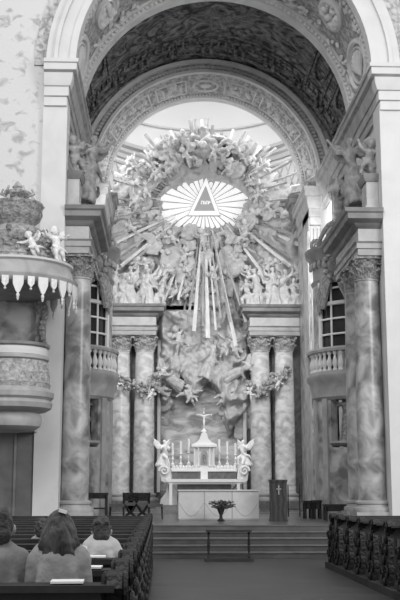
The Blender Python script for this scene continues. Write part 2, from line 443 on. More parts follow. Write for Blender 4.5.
# ------------------------------------------------------------------ columns, capitals, entablatures
def spiral(c,R,ax,w,turn=1.6,n=16,flip=1):
    P=[];Rd=[]
    ax=Vector(ax).normalized()
    for k in range(n):
        t=k/(n-1);a=turn*2*PI*t;r=R*(1-.85*t)
        P.append(Vector(c)+ax*(r*math.cos(a)*flip)+Vector((0,0,r*math.sin(a))));Rd.append(w*(1-.5*t))
    return P,Rd
def capital_mesh(r,h):
    b=MB();b.lathe([(r,0),(r*1.08,.03*h),(r*1.08,.07*h),(r*.98,.1*h),(r*1.0,.5*h),(r*1.25,.86*h)],n=20)
    for row,(z0,z1,k0) in enumerate(((.08,.48,0),(.08,.76,.5))):
        for k in range(8):
            a=2*PI*(k+k0)/8;ca,sa=math.cos(a),math.sin(a)
            for dw,zz in((-.17,.92),(0,1.),(.17,.92)):
                c2,s2=math.cos(a+dw*1.3),math.sin(a+dw*1.3)
                zt=z0*h+(z1-z0)*h*zz
                b.tube([(r*c2,r*s2,z0*h),(r*1.1*c2,r*1.1*s2,(z0*.4+z1*.6)*h),(r*1.35*ca+.0,r*1.35*sa,zt),(r*1.45*ca,r*1.45*sa,zt-.07*h)],[r*.10,r*.14,r*.10,r*.06],6)
    for k in range(4):
        a=PI/4+PI/2*k;d=(math.cos(a),math.sin(a),0)
        P,R=spiral((r*1.45*d[0],r*1.45*d[1],.76*h),r*.36,d,r*.11);b.tube(P,R,6)
        b.tube([(r*.9*math.cos(a-.35),r*.9*math.sin(a-.35),.5*h),(r*1.3*d[0],r*1.3*d[1],.9*h)],[r*.08,r*.1],6)
        b.tube([(r*.9*math.cos(a+.35),r*.9*math.sin(a+.35),.5*h),(r*1.3*d[0],r*1.3*d[1],.9*h)],[r*.08,r*.1],6)
        e=PI/2*k;b.ell((r*1.3*math.cos(e),r*1.3*math.sin(e),.88*h),r*.2,7)
    P=[]
    for k in range(4):
        for j in range(6):
            a=PI/4+PI/2*(k+j/6);P.append((1.72-.36*math.sin(PI*j/6))*r*Vector((math.cos(a),math.sin(a),0)))
    n=len(P);b.add([(p.x,p.y,.88*h) for p in P]+[(p.x,p.y,h) for p in P],[tuple(range(n))[::-1],tuple(range(n,2*n))]+[(k,(k+1)%n,n+(k+1)%n,n+k) for k in range(n)])
    return b
def column(hw,sd,y,r,z0,z1,ch,m,label,group=None,pl=.35,cm='carving'):
    x=AX+sd*hw
    t=thing('marble_column',(x,y,z0),label,'column',group,world=False)
    zb=pl
    MB().box(-r*1.42,r*1.42,-r*1.42,r*1.42,0,pl).build('plinth','marble_dark' if pl>.3 else 'corn',t)
    MB().lathe([(r*1.38,zb),(r*1.42,zb+.05),(r*1.38,zb+.11),(r*1.18,zb+.14),(r*1.14,zb+.19),(r*1.24,zb+.22),(r*1.24,zb+.27),(r*1.04,zb+.31)],n=28).build('base','corn',t)
    H=z1-z0-ch
    MB().lathe([(r*1.02,zb+.3),(r,zb+.45),(r,H*.4),(r*.95,H*.75),(r*.88,H-.06),(r*.95,H-.03),(r*.95,H)],n=32).build('shaft',m,t)
    c=place(capital_mesh(r*.88,ch).mesh('capital',cm),'capital',t,(0,0,H));return t
ENT=[(0,-1.25),(.04,-1.25),(.04,-1.08),(.08,-1.06),(.08,-.92),(.14,-.88),(.02,-.84),(.02,-.50),(.08,-.46),(.14,-.36),(.20,-.34),(.34,-.28),(.36,-.14),(.42,-.10),(.45,0),(0,0)]
EZ=9.22
for sd,nm in((-1,'left'),(1,'right')):
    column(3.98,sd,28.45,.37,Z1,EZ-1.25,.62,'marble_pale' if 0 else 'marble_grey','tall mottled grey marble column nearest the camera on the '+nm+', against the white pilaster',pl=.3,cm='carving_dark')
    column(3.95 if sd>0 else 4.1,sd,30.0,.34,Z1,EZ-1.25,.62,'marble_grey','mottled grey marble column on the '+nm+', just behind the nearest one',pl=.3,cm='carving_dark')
    t=thing('entablature',(AX+sd*4.2,29.5,EZ),'dark stepped entablature over the two near columns on the '+nm,'entablature')
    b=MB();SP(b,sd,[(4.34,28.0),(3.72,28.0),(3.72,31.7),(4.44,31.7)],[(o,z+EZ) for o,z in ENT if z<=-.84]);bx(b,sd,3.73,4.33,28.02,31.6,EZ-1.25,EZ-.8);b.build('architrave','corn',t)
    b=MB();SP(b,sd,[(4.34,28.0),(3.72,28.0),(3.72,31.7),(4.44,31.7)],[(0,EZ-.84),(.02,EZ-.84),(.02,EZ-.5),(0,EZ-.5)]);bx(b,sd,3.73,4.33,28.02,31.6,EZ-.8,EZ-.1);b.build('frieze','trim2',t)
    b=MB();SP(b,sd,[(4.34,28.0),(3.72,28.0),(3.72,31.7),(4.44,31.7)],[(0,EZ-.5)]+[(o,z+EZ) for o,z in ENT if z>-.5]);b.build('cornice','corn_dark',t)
    # attic pedestal carrying the angels
    t=thing('attic_pedestal',(AX+sd*4.15,28.6,EZ),'pale attic block with a dark cap standing on the near '+nm+' entablature','pedestal')
    b=MB();bx(b,sd,3.95,4.33,28.1,28.9,EZ,EZ+.2);bx(b,sd,4.0,4.33,28.15,28.85,EZ+.2,EZ+.95);b.build('block','trim2',t)
    b=MB();SP(b,sd,[(4.33,28.15),(4.0,28.15),(4.0,28.85),(4.33,28.85)],[(0,EZ+.9),(.03,EZ+.9),(.08,EZ+1.0),(.1,EZ+1.12),(0,EZ+1.12)]);bx(b,sd,4.0,4.33,28.16,28.84,EZ+.95,EZ+1.12);b.build('cap','corn_dark',t)
    # slender column of the upper storey
    b=MB().lathe([(.3,0),(.3,.12),(.24,.2),(.21,.3),(.2,2.3),(.26,2.4),(.3,2.55),(.3,2.82)],(AX+sd*4.25,34.4,9.22),20)
    o=b.build('upper_column','marble_grey');tag(o,'short slender grey column under the '+nm+' main cornice beside the upper window','column')
    # altar columns
    for j,(hw,w) in enumerate(((3.42,'outer'),(2.42,'inner'))):
        column(hw,sd,43.7,.43,Z1,EZ-1.25+.02,.62,'marble_col','glossy pale veined marble column, %s one of the pair %s of the high altar'%(w,nm),'columns of the high altar' if 0 else None,pl=.45)
    t=thing('altar_entablature',(AX+sd*2.9,43.7,EZ),'stepped entablature block over the %s pair of high altar columns'%nm,'entablature')
    pth=[(4.04,43.15),(1.98,43.15),(1.98,44.54)]
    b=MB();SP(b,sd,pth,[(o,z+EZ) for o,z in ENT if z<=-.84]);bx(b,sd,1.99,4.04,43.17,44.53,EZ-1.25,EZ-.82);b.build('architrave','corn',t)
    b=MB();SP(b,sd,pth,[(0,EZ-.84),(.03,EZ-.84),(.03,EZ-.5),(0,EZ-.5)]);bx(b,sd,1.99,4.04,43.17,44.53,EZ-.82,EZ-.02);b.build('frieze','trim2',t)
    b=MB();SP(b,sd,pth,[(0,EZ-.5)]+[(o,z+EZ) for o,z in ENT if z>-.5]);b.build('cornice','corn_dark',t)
    b=MB();bx(b,sd,1.72,4.7,44.55,44.9,Z1,EZ+.25);st(b,'wall_altar','marble_dark')
    b=MB();bx(b,sd,3.0,3.12,44.4,44.56,Z1,EZ-1.3);bx(b,sd,2.7,2.8,44.4,44.56,Z1,EZ-1.3);st(b,'trim_9','marble_grey')
    b=MB();bx(b,sd,1.74,1.88,44.35,44.6,Z1+.8,EZ-1.3);st(b,'trim_9','plaster')
    b=MB();bx(b,sd,1.7,4.3,43.0,44.5,Z1,Z1+.02);st(b,'trim_9','corn')
# altar wall: veined marble field
st(MB().box(AX-1.8,AX+1.8,44.9,45.3,Z1,EZ+.3),'wall_altar','marble_altar')
st(MB().box(AX-4.6,AX+4.6,44.9,45.1,EZ-.15,EZ+1.2),'wall_altar','stucco')
# ------------------------------------------------------------------ sculpture templates (one continuous surface each)
def limb(b,P,R,n=8):
    for i in range(len(P)-1): b.cap(P[i],R[i],P[i+1],R[i+1],n)
def wing(b,root,tip,up,w=.06,n=6,drop=.5):
    root=Vector(root);tip=Vector(tip);up=Vector(up)
    for k in range(n):
        t=k/(n-1);q=root.lerp(tip,.35+.65*t)-up*(drop*(1-t*.55)*(.5+.5*t))
        s0=root.lerp(tip,.8*t)
        limb(b,[s0,(s0+q)/2+up*.02,q],[w*.9,w,w*.55],6)
    limb(b,[root,root.lerp(tip,.5)+up*.06,tip],[w,w,w*.6],6)
def drape(b,c,r0,r1,z0,z1,folds=9,tilt=(0,0),seed=0):
    rnd=random.Random(seed)
    for k in range(folds):
        a=2*PI*k/folds+rnd.uniform(-.15,.15)
        p0=(c[0]+r0*math.cos(a),c[1]+r0*math.sin(a)*.7,z1);p1=(c[0]+tilt[0]+r1*math.cos(a),c[1]+tilt[1]+r1*math.sin(a)*.8,z0+rnd.uniform(0,.06))
        m=((p0[0]*.5+p1[0]*.5)*1.0,(p0[1]+p1[1])*.5,(z0+z1)/2)
        limb(b,[p0,m,p1],[r0*.45,r0*.5,r1*.32],6)
    b.tube([(c[0],c[1],z1),(c[0]+tilt[0],c[1]+tilt[1],z0)],[r0*.9,r1*.85],12)
def face(b,h,r,hair=True,fw=(0,-1,0)):
    h=Vector(h);f=Vector(fw).normalized()
    b.ell(h,(r*.86,r*.95,r*1.15),12);b.ell(h+f*r*.9+Vector((0,0,-r*.1)),r*.2,6);b.ell(h+f*r*.6+Vector((0,0,-r*.62)),r*.42,8)
    if hair:
        b.ell(h-f*r*.25+Vector((0,0,r*.3)),(r*1.02,r*1.02,r*1.0),10)
        for k in range(7): a=PI*k/6;b.ell(h+Vector((math.cos(a)*r*.95,0,math.sin(a)*r*.9))-f*r*.1,r*.32,6)
def adult(seed,arms,wings=True,kneel=False,lean=0.,stride=.12):
    b=MB();L=lean
    hz=.95 if not kneel else .62
    if kneel:
        drape(b,(0,.05,0),.17,.36,0,hz,10,(.0,.12),seed)
        limb(b,[(-.1,-.02,hz-.05),(-.12,-.38,.42),(-.12,-.34,.06)],[.13,.1,.07]);limb(b,[(.1,0,hz-.05),(.12,-.25,.12),(.12,.3,.08)],[.13,.1,.07])
    else:
        drape(b,(0,0,0),.15,.27,0.02,hz,10,(stride*.5,0),seed)
        limb(b,[(-.09,0,hz),(-.12,-.12,.5),(-.13+stride,-.08,.08),(-.13+stride,-.22,.04)],[.12,.09,.06,.05])
    sz=hz+.50
    limb(b,[(0,0,hz),(L*.5,-.02,hz+.22),(L,-.02,sz-.04)],[.16,.14,.17],12)
    b.cap((L-.15,0,sz),.075,(L+.15,0,sz),.075)
    limb(b,[(L,0,sz),(L*1.1,-.02,sz+.14)],[.06,.055])
    face(b,(L*1.2,-.04,sz+.25),.105)
    for sx,(el,ha) in zip((-1,1),arms):
        s=Vector((L+sx*.18,0,sz));e=s+Vector(el);h=e+Vector(ha);limb(b,[s,e,h],[.068,.055,.038]);b.ell(h+Vector(ha).normalized()*.06,(.05,.035,.055),7)
        limb(b,[s,s.lerp(e,.8)+Vector((0,.02,-.06))],[.09,.09],7)
    # sash thrown across the body and flying out
    limb(b,[(L-.16,-.1,sz-.02),(0,-.17,hz+.2),(.17,-.08,hz),(.38,.05,hz-.05),(.5,.08,hz-.25)],[.05,.07,.08,.07,.03],7)
    if wings:
        wing(b,(L-.08,.14,sz-.05),(L-.62,.25,sz+.42),(0,0,1),.06,6,.7);wing(b,(L+.08,.14,sz-.05),(L+.62,.25,sz+.42),(0,0,1),.06,6,.7)
    return b
def putto(seed,arms,legs,wings=True):
    b=MB()
    limb(b,[(0,0,.38),(0,-.01,.52),(0,0,.64)],[.115,.12,.105],10)
    b.cap((-.09,0,.68),.06,(.09,0,.68),.06);face(b,(0,-.02,.86),.12)
    for sx,(el,ha) in zip((-1,1),arms):
        s=Vector((sx*.12,0,.68));e=s+Vector(el);h=e+Vector(ha);limb(b,[s,e,h],[.058,.05,.036]);b.ell(h+Vector(ha).normalized()*.03,.04,6)
    for sx,(kn,an) in zip((-1,1),legs):
        s=Vector((sx*.07,0,.36));k=s+Vector(kn);a=k+Vector(an);limb(b,[s,k,a],[.09,.07,.045]);b.cap(a,.04,a+Vector((0,-.08,-.02)),.03)
    limb(b,[(-.14,-.08,.46),(0,-.12,.36),(.16,-.05,.34),(.3,.02,.24)],[.04,.05,.05,.02],6)
    if wings:
        wing(b,(-.05,.09,.64),(-.36,.14,.86),(0,0,1),.04,5,.28);wing(b,(.05,.09,.64),(.36,.14,.86),(0,0,1),.04,5,.28)
    return b
def cloudm(seed,w,h,d=.45,n=26,vox=.06):
    r=random.Random(seed);b=MB()
    for k in range(n):
        a=r.uniform(0,2*PI);q=math.sqrt(r.random())
        x=q*math.cos(a)*w*.8;z=q*math.sin(a)*h*.8;rr=r.uniform(.18,.40)*min(w,h)
        b.ell((x,r.uniform(-.3,.1)*d,z),(rr*r.uniform(.9,1.5),rr*.8,rr),12)
    return remesh(b,'cloud','cloud',vox,3,.05,2.2)
A_T=[adult(1,(((-.22,-.05,.12),(-.1,-.12,.22)),((.2,-.12,-.16),(.05,-.2,.1)))),
     adult(2,(((-.2,-.1,-.18),(.1,-.2,.08)),((.24,0,.14),(.16,-.05,.2))),lean=.08,stride=-.1),
     adult(3,(((-.18,-.14,-.14),(.12,-.18,.1)),((.18,-.14,-.14),(-.12,-.18,.1))),kneel=True),
     adult(4,(((-.25,-.02,.0),(-.22,-.05,.08)),((.25,-.02,.02),(.2,-.05,-.1))),lean=-.1,wings=False)]
A_T+=[adult(5,(((-.16,-.18,.06),(-.02,-.16,.18)),((.22,-.08,-.02),(.08,-.16,.14))),kneel=True,lean=.12),adult(6,(((-.1,-.2,-.1),(.14,-.12,.06)),((.2,.0,.18),(.02,-.06,.2))),lean=.16,wings=False,stride=.2)]
A_M=[remesh(b,'angel','figure',.035,2) for b in A_T]
Pz=[putto(1,(((-.14,-.04,.08),(-.06,-.06,.13)),((.14,-.06,-.06),(.02,-.12,.05))),(((-.04,-.14,-.1),(0,.02,-.18)),((.05,-.06,-.16),(.03,.08,-.14)))),
    putto(2,(((-.12,-.06,-.1),(.04,-.12,.0)),((.14,0,.08),(.1,-.03,.1))),(((-.1,-.06,-.14),(-.06,.04,-.15)),((.12,-.12,-.04),(.02,0,-.18)))),
    putto(3,(((-.15,-.03,.02),(-.13,-.04,.06)),((.13,-.08,0),(.1,-.08,.08))),(((0,-.05,-.18),(0,.08,-.16)),((.04,-.16,-.06),(.0,-.04,-.18))))]
P_M=[remesh(b,'cherub','figure',.024,1) for b in Pz]
C_M=[cloudm(s,*wh) for s,wh in enumerate(((1.,.6),(.8,.8),(1.3,.6),(.6,.9)))]
hb=MB();face(hb,(0,0,0),.13);wing(hb,(-.08,.05,-.05),(-.34,.08,.08),(0,0,1),.035,4,.2);wing(hb,(.08,.05,-.05),(.34,.08,.08),(0,0,1),.035,4,.2)
H_M=remesh(hb,'cherub_head','figure',.024,1)
def R3(x,y,z): return (math.radians(x),math.radians(y),math.radians(z))
# ------------------------------------------------------------------ the sunburst (glory) above the altar
GY=45.35;GC=at(204.5,205,GY);PXM=(at(254.5,205,GY).x-at(204.5,205,GY).x)/50
def g2(x,y,D=GY): return at(x,y,D)
gl=thing('sunburst_glory',(GC.x,45.9,EZ+.6),'carved glory of rays, clouds and cherubs around a bright triangle window above the altar','sculpture')
rnd=random.Random(11)
# backlit window: a star of pale glass wedges
N=30;wl=MB();rad=[]
for k in range(N):
    a=2*PI*k/N+.03
    c,s=math.cos(a),math.sin(a)
    rx,rz=48,26
    R=1/math.sqrt((c/rx)**2+(s/rz)**2)*(rnd.uniform(.84,1.14))
    if -.98<s<-.55: R=min(R,23/abs(s))
    rad.append(R);w=PI/N*.78
    r0=9*PXM;r1=R*PXM
    pts=[(r0*math.cos(a-w*.8),r0*math.sin(a-w*.8)),(r1*math.cos(a-w),r1*math.sin(a-w)),(r1*1.04*c,r1*1.04*s),(r1*math.cos(a+w),r1*math.sin(a+w)),(r0*math.cos(a+w*.8),r0*math.sin(a+w*.8))]
    MB().prism([(GC.x+x,GC.z+z) for x,z in pts],GY-.02,GY+.03).build('glass_wedge','sunglass',gl)
MB().add([(GC.x+.85*rad[k%N]*PXM*math.cos(2*PI*k/N+.03),GY+.08,GC.z+.85*rad[k%N]*PXM*math.sin(2*PI*k/N+.03)) for k in range(N)],[tuple(range(N))]).build('window_backing','ray',gl)
T=[g2(206,179),g2(188.5,216),g2(219.5,216)]
tc=(T[0]+T[1]+T[2])/3;tc.y=GY
def tri(sc,y0,y1,nm,m,inner=None):
    b=MB();o=[tc+(p-tc)*sc for p in T]
    if inner is None: b.prism([(p.x,p.z) for p in o],y0,y1)
    else:
        i=[tc+(p-tc)*inner for p in T]
        for k in range(3):
            q=(k+1)%3;b.prism([(o[k].x,o[k].z),(o[q].x,o[q].z),(i[q].x,i[q].z),(i[k].x,i[k].z)],y0,y1)
    return b.build(nm,m,gl)
tri(1.0,GY-.22,GY-.08,'triangle_frame','sunglass',.70);tri(1.07,GY-.12,GY-.06,'triangle_border','ray')
tri(.70,GY-.16,GY-.10,'triangle_panel','sunglass_dim')
# the four letters in the triangle
lt=MB();u=PXM*1.0;lx=tc.x+4.6*u;lz=tc.z-1.8*u
def stroke(P,w=.55): lt.tube([(lx+x*u,GY-.19,lz+z*u) for x,z in P],w*u,5)
stroke([(-.2,3),(.5,2.4),(.2,1.4)])
stroke([(-3.2,3),(-1.2,3),(-1.2,0)]);stroke([(-3,2),(-3,0)],.45)
stroke([(-4.9,3),(-4.4,2.6),(-4.4,0)])
stroke([(-8.3,3),(-6.1,3),(-6.1,0)]);stroke([(-8.1,2),(-8.1,0)],.45)
lt.build('lettering','sunglass',gl)
# uneven cloud bank carrying the whole group
def bank():
    b=MB();vs=[];fs=[];NA,NR=220,44
    for i in range(NR+1):
        for k in range(NA):
            a=2*PI*k/NA;c,s_=math.cos(a),math.sin(a)
            ri=1/math.sqrt((c/43)**2+(s_/22)**2)
            
            ro=(80 if s_>-.2 else min(122,126/max(.2,-s_)))+6*math.sin(a*7)+4*math.sin(a*13+1)
            if s_>.2: ro=72+4*math.sin(a*9)
            r=ri+(ro-ri)*i/NR;p=g2(204.5+r*c,205-r*s_,GY)
            e=min(max(0,(i-1.5))/3.,(NR-i)/2.,1);dd=-.05+e*(.25+.75*(1-2.2*abs(noise.noise(Vector((p.x*.9,7,p.z*.9)))))*.6+.4*(1-2*abs(noise.noise(Vector((p.x*2.1,3,p.z*2.1)))))*.6+.12*noise.noise(Vector((p.x*6,3,p.z*6))))
            vs.append((p.x,GY+.12-dd,p.z))
    for i in range(NR):
        for k in range(NA): fs.append((i*NA+k,i*NA+(k+1)%NA,(i+1)*NA+(k+1)%NA,(i+1)*NA+k))
    b.add(vs,fs);o=b.build('cloud_bank','cloud',gl,180)
    m=o.modifiers.new('thick','SOLIDIFY');m.thickness=.1
bank()
# rays
def ray(x0,y0,x1,y1,w0,w1,m='ray',D=GY-.15,D1=None):
    p=g2(x0,y0,D);q=g2(x1,y1,D1 or D-.05);d=(q-p);n=Vector((d.z,0,-d.x)).normalized()
    w0*=PXM*.5;w1*=PXM*.5;b=MB();v=[]
    for c,w in((p,w0),(q,w1)):
        v+=[c+n*w,c+Vector((0,-w*.8-.02,0)),c-n*w,c+Vector((0,.05,0))]
    b.add(v,[(0,1,2,3),(7,6,5,4)]+[(k,4+k,4+(k+1)%4,(k+1)%4) for k in range(4)])
    b.build('ray',m,gl,20)
def pol(a,r,ex=1.): return 204.5+r*math.cos(math.radians(a))*ex,205-r*math.sin(math.radians(a))
low=[(178,300,2),(184,312,1.6),(188,322,2),(194,331,3.0),(199,318,1.6),(203,326,2),(208,338,3.4),(212,322,1.6),(216,330,1.8),(221,318,2),(226,334,2.4),(230,322,2),(236,346,3.0),(241,330,2),(246,322,2.2),(252,305,2),(257,296,3),(264,300,2.2),(271,284,3),(279,277,2.4),(290,266,3),(299,262,2.2),(170,306,2.2),(163,302,3),(157,296,2.4),(150,285,2),(133,262,2.6),(121,266,3),(112,258,2),(108,246,3)]
for i_,(x,y,w) in enumerate(low):
    a=math.atan2(y-205,x-204.5);r0=28
    ray(204.5+r0*math.cos(a)*1.2,205+r0*math.sin(a)*.9,x,y,w*.6,w*1.25,'ray_pale' if w>2.7 or i_%4==0 else 'ray',GY-.55,(GY-2.1 if y>308 else GY-1.2) if i_%3!=1 else GY-.6)
for k in range(66):
    a=-34+k*(248/65.)
    r=rnd.uniform(84,102)*(1.0 if a<20 or a>160 else .93)
    if 60<a<125: r=rnd.uniform(68,88)
    if abs(a-97)<3: r=86
    x,y=pol(a,r);x0,y0=pol(a,40,1.1)
    ray(x0,y0,x,y,1.2,rnd.uniform(2.4,4.6),'ray' if k%3 else 'ray_pale',*((GY-.5,GY-1.25) if k%3==1 and not 60<a<120 else (GY-.4,GY-.5)))
# clouds (px centre, px half width, template, turn, depth)
cl=[(122,190,10,1,0),(124,215,10,0,0),(119,232,10,3,0),(143,205,10,1,0),(282,192,10,1,0),(280,214,11,0,0),(274,232,12,2,-20),(175,160,10,1,0),(195,162,9,0,0),(216,160,10,3,0),(236,170,10,1,0),(165,170,9,0,0),(252,208,10,1,0),(157,232,11,2,10),(190,232,9,1,0),(212,244,8,3,0),(200,275,9,1,0),(144,268,11,1,0),(154,280,10,0,0),(240,258,9,0,0),(132,172,15,0,10),(150,158,14,2,-30),(165,150,12,1,0),(185,146,13,0,10),(207,148,12,1,0),(228,146,13,0,-15),(248,160,14,2,30),(262,178,13,1,10),(268,198,13,3,0),(262,216,14,0,-20),
 (150,180,12,1,0),(139,192,13,3,0),(152,214,14,2,25),(148,222,11,0,0),(140,214,10,0,0),(147,244,18,0,25),(131,256,11,1,20),(165,240,10,0,0),(170,262,13,3,0),(176,282,15,1,10),(186,246,13,0,-10),(184,268,12,3,0),(196,290,10,3,0),
 (226,238,13,0,10),(238,248,14,2,-35),(252,238,14,2,-35),(225,262,13,3,-10),(234,268,11,1,0),(222,286,12,3,-10),(217,300,9,1,0),(246,222,11,1,0),(160,296,9,1,0),(262,266,7,1,0),(205,258,8,3,0)]
for i,(x,y,hw,ti,rt) in enumerate(cl):
    p=g2(x,y,GY-.62-.14*(i%3));w0=(1.,.8,1.3,.6)[ti]
    place(C_M[ti],'cloud',gl,p,R3(0,rt,0),(hw*PXM/w0*.95,.45+.15*(i%2),hw*PXM/w0*.95))
# cherubs and angels amid the rays
ch=[(128,168),(142,163),(150,172),(138,182),(160,160),(147,192),(168,147),(160,176),(178,152),(186,142),(194,156),(203,145),(212,154),(221,146),(230,158),(238,150),(226,168),(250,165),(243,178),(258,182),(270,186),(251,195),(265,206),(258,212),(131,200),(141,224),(178,238),(168,252),(246,232),(234,236),(182,258),(172,272),(164,287),(182,290),(218,276),(214,290),(205,240),(196,266)]
for i,(x,y) in enumerate(ch):
    p=g2(x,y,GY-1.0);sc=rnd.uniform(.75,1.1)
    if i%4==3: place(H_M,'cherub_head',gl,p,R3(0,rnd.uniform(-30,30),0),sc*1.2)
    else:
        rt=rnd.uniform(-70,70);place(P_M[i%3],'cherub',gl,p-Vector((0,0,.45*sc)),R3(rnd.uniform(-15,20),rt,rnd.uniform(-40,40)),sc)
# ------------------------------------------------------------------ angels standing over the altar entablatures
def angel_thing(me,loc,rot,sc,label,group=None,m=None,name='angel_statue',cat='statue'):
    o=place(me if m is None else with_mat(me,m),name,None,loc,rot,sc);tag(o,label,cat,group);return o
spec=[(113,0,25,.85,'outermost, beside the arch pier'),(122,4,-30,.95,'kneeling, second from the arch pier'),(131,5,15,.95,'standing without wings, left of the middle'),(141,2,30,.95,'kneeling, right of the middle'),(150,1,-20,.9,'standing, second from the long rays'),(159,4,50,.85,'kneeling, nearest the long rays')]
specr=[(249,2,-40,.85,'kneeling, nearest the long rays'),(258,3,20,.9,'arms outstretched, second from the long rays'),(267,4,-30,.95,'kneeling, left of the middle'),(276,0,20,.95,'standing winged, right of the middle'),(285,5,-15,.9,'standing without wings, second from the arch pier'),(294,2,-40,.85,'kneeling, outermost beside the arch pier')]
for nm,sp in(('left',spec),('right',specr)):
    for x,ti,rz,sc,d in sp:
        angel_thing(A_M[ti],Vector((at(x,300,43.5).x,43.5,EZ)),R3(0,rnd.uniform(-8,8),rz),sc,'pale angel statue on the %s altar entablature, %s'%(nm,d))
for sd,nm,xs in((-1,'left',(117,131,145,158)),(1,'right',(250,263,276,290))):
    o_=('closest to the arch pier','left of the middle','right of the middle','closest to the long rays') if sd<0 else ('closest to the long rays','left of the middle','right of the middle','closest to the arch pier')
    for j,x in enumerate(xs):
        z=EZ+(.75,1.05,1.0,.8)[j]
        c=place(C_M[j],'carved_cloud',None,Vector((at(x,300,44.3).x,44.35,z)),R3(0,20*j,0),(.55,.42,.75))
        tag(c,'carved cloud %s on the %s altar entablature behind the angels'%(o_[j],nm),'cloud sculpture')
        p=at(x+3,300,43.9);angel_thing(P_M[j%3],(p.x,43.85,z+.35),R3(10,(-30,20,-20,30)[j],(20,-30,30,-20)[j]),.85,'small cherub statue above the %s altar entablature angels, %s'%(nm,o_[j]),name='cherub_statue')
# angels on the near entablatures, leaning on the attic blocks
for sd,nm in((-1,'left'),(1,'right')):
    a=AX+sd*3.95
    angel_thing(A_M[1 if sd<0 else 0],(a,29.6,EZ+.62),R3(0,-4*sd,-35*sd),1.15,'grey angel statue seated high against the %s choir wall above the near entablature'%nm,m='figure_grey')
    angel_thing(A_M[2],(AX+sd*3.9,30.6,EZ),R3(0,10*sd,-40*sd),1.15,'kneeling grey angel statue on the far end of the near %s entablature'%nm,m='figure_grey')
    angel_thing(P_M[0],(AX+sd*4.05,28.5,EZ+1.12),R3(0,12*sd,-20*sd),1.15,'grey cherub statue perched on the %s attic block'%nm,m='figure_grey',name='cherub_statue')
    c=place(C_M[3],'cloud',None,(AX+sd*4.0,29.8,EZ+.6),R3(0,0,0),(.55,.6,.75));c.data=with_mat(C_M[3],'figure_grey');tag(c,'carved grey cloud under the angels on the near %s entablature'%nm,'cloud sculpture')
# ------------------------------------------------------------------ the saint carried up on clouds in front of the altar wall
sg=thing('ascension_relief',(AX,44.9,4.2),'stucco relief of a robed saint lifted on clouds by angels over the marble altar wall','relief')
RY=44.45
def rl(me,nm,x,y,rot,sc,D=RY,m=None): return place(me if m is None else with_mat(me,m),nm,sg,at(x,y,D),rot,sc)
b=MB();vs=[];fs=[];NX,NZ=90,90
for j in range(NZ+1):
    for i in range(NX+1):
        x=155+98*i/NX;bot=398+10*math.sin(i*.21)+(30 if i>60 else 0)*min(1,(i-60)/8 if i>60 else 0)-(8 if 22<i<52 else 0);y=308+(bot-308)*j/NZ
        p=at(x,y,RY);e=min(i/7.,(NX-i)/7.,j/5.,(NZ-j)/5.,1)
        d=-.45+e*(.45+.5*(1-2.4*abs(noise.noise(Vector((p.x*1.1,3,p.z*1.1)))))*.7+.3*(1-2*abs(noise.noise(Vector((p.x*2.6,1,p.z*2.6)))))*.6+.10*noise.noise(Vector((p.x*7,1,p.z*7))))
        vs.append((p.x,RY-d-.02,p.z))
for j in range(NZ):
    for i in range(NX): q=j*(NX+1)+i;fs.append((q,q+1,q+NX+2,q+NX+1))
b.add(vs,fs);o=b.build('cloud_bank','cloud',sg,180)
for x,y,hw,ti,rt in ((166,340,9,3,0),(163,360,9,3,0),(165,378,11,0,0),(186,338,14,2,-15),(204,330,13,0,0),(224,338,12,1,0),(238,346,11,3,0),(240,364,12,1,0),(226,372,12,0,0),(210,366,12,0,0),(192,374,12,0,10),(178,360,10,1,0),(235,400,17,3,0),(239,390,15,1,0),(244,422,13,3,0),(228,410,9,1,0),(250,408,9,1,0),(230,388,8,1,0),(172,392,9,0,0),(165,404,8,1,0),(200,350,12,1,0)):
    w0=(1.,.8,1.3,.6)[ti];rl(C_M[ti],'cloud',x,y,R3(0,rt,0),(hw*PXM*.95/w0,.4,hw*PXM*.95/w0),RY+.15)
rl(A_M[3],'saint',203,378,R3(0,24,10),.95,RY-.35)
rl(A_M[0],'angel',180,388,R3(20,-58,20),.85,RY-.25);rl(A_M[1],'angel',226,380,R3(10,62,-20),.85,RY-.25)
rl(P_M[0],'cherub',170,394,R3(0,-70,20),1.1,RY-.3);rl(P_M[1],'cherub',180,402,R3(0,40,0),1.1,RY-.3);rl(P_M[2],'cherub',196,405,R3(0,-25,0),.95,RY-.3)
rl(P_M[0],'cherub',214,402,R3(0,60,0),1.1,RY-.3);rl(P_M[1],'cherub',184,352,R3(0,-20,0),1.2,RY-.3);rl(P_M[2],'cherub',222,358,R3(0,20,0),1.2,RY-.3);rl(P_M[0],'cherub',243,358,R3(0,-40,0),1.1,RY-.3)
# ------------------------------------------------------------------ gilded flower festoons across the altar columns
for sd,nm,P in((-1,'left',[(114,376),(121,379),(130,384),(139,388),(147,391),(153,384),(156,376)]),(1,'right',[(249,384),(254,390),(262,392),(269,386),(275,380),(283,374),(288,369)])):
    q=[at(x,y,43.1) for x,y in P];b=MB();b.tube(q,.05,6)
    for p,r in zip(q,(.09,.14,.17,.2,.2,.15,.1)):
        for k in range(14): b.ell(p+Vector((rnd.uniform(-1,1)*r*1.2,rnd.uniform(-.12,.08),rnd.uniform(-1,1)*r*1.3)),rnd.uniform(.05,.10),6)
    g=b.build('flower_festoon','carving');tag(g,'gilded garland of flowers looped across the %s pair of altar columns'%nm,'garland')
    for j,(px_,py_) in enumerate(((P[4][0],P[4][1]+4),(P[1][0],P[1][1]+4))):
        w=at(px_,py_,42.95);o=angel_thing(P_M[j],w-Vector((0,0,.25)),R3(0,30*(1-2*j),20),.6,'small gilded cherub holding the %s festoon of the %s columns'%(('middle','outer end') [j] if 1 else '',nm) if 0 else 'small gilded cherub in the %s of the festoon on the %s altar columns'%(('hanging middle','left-hand part')[j],nm),m='gild',name='cherub_statue')
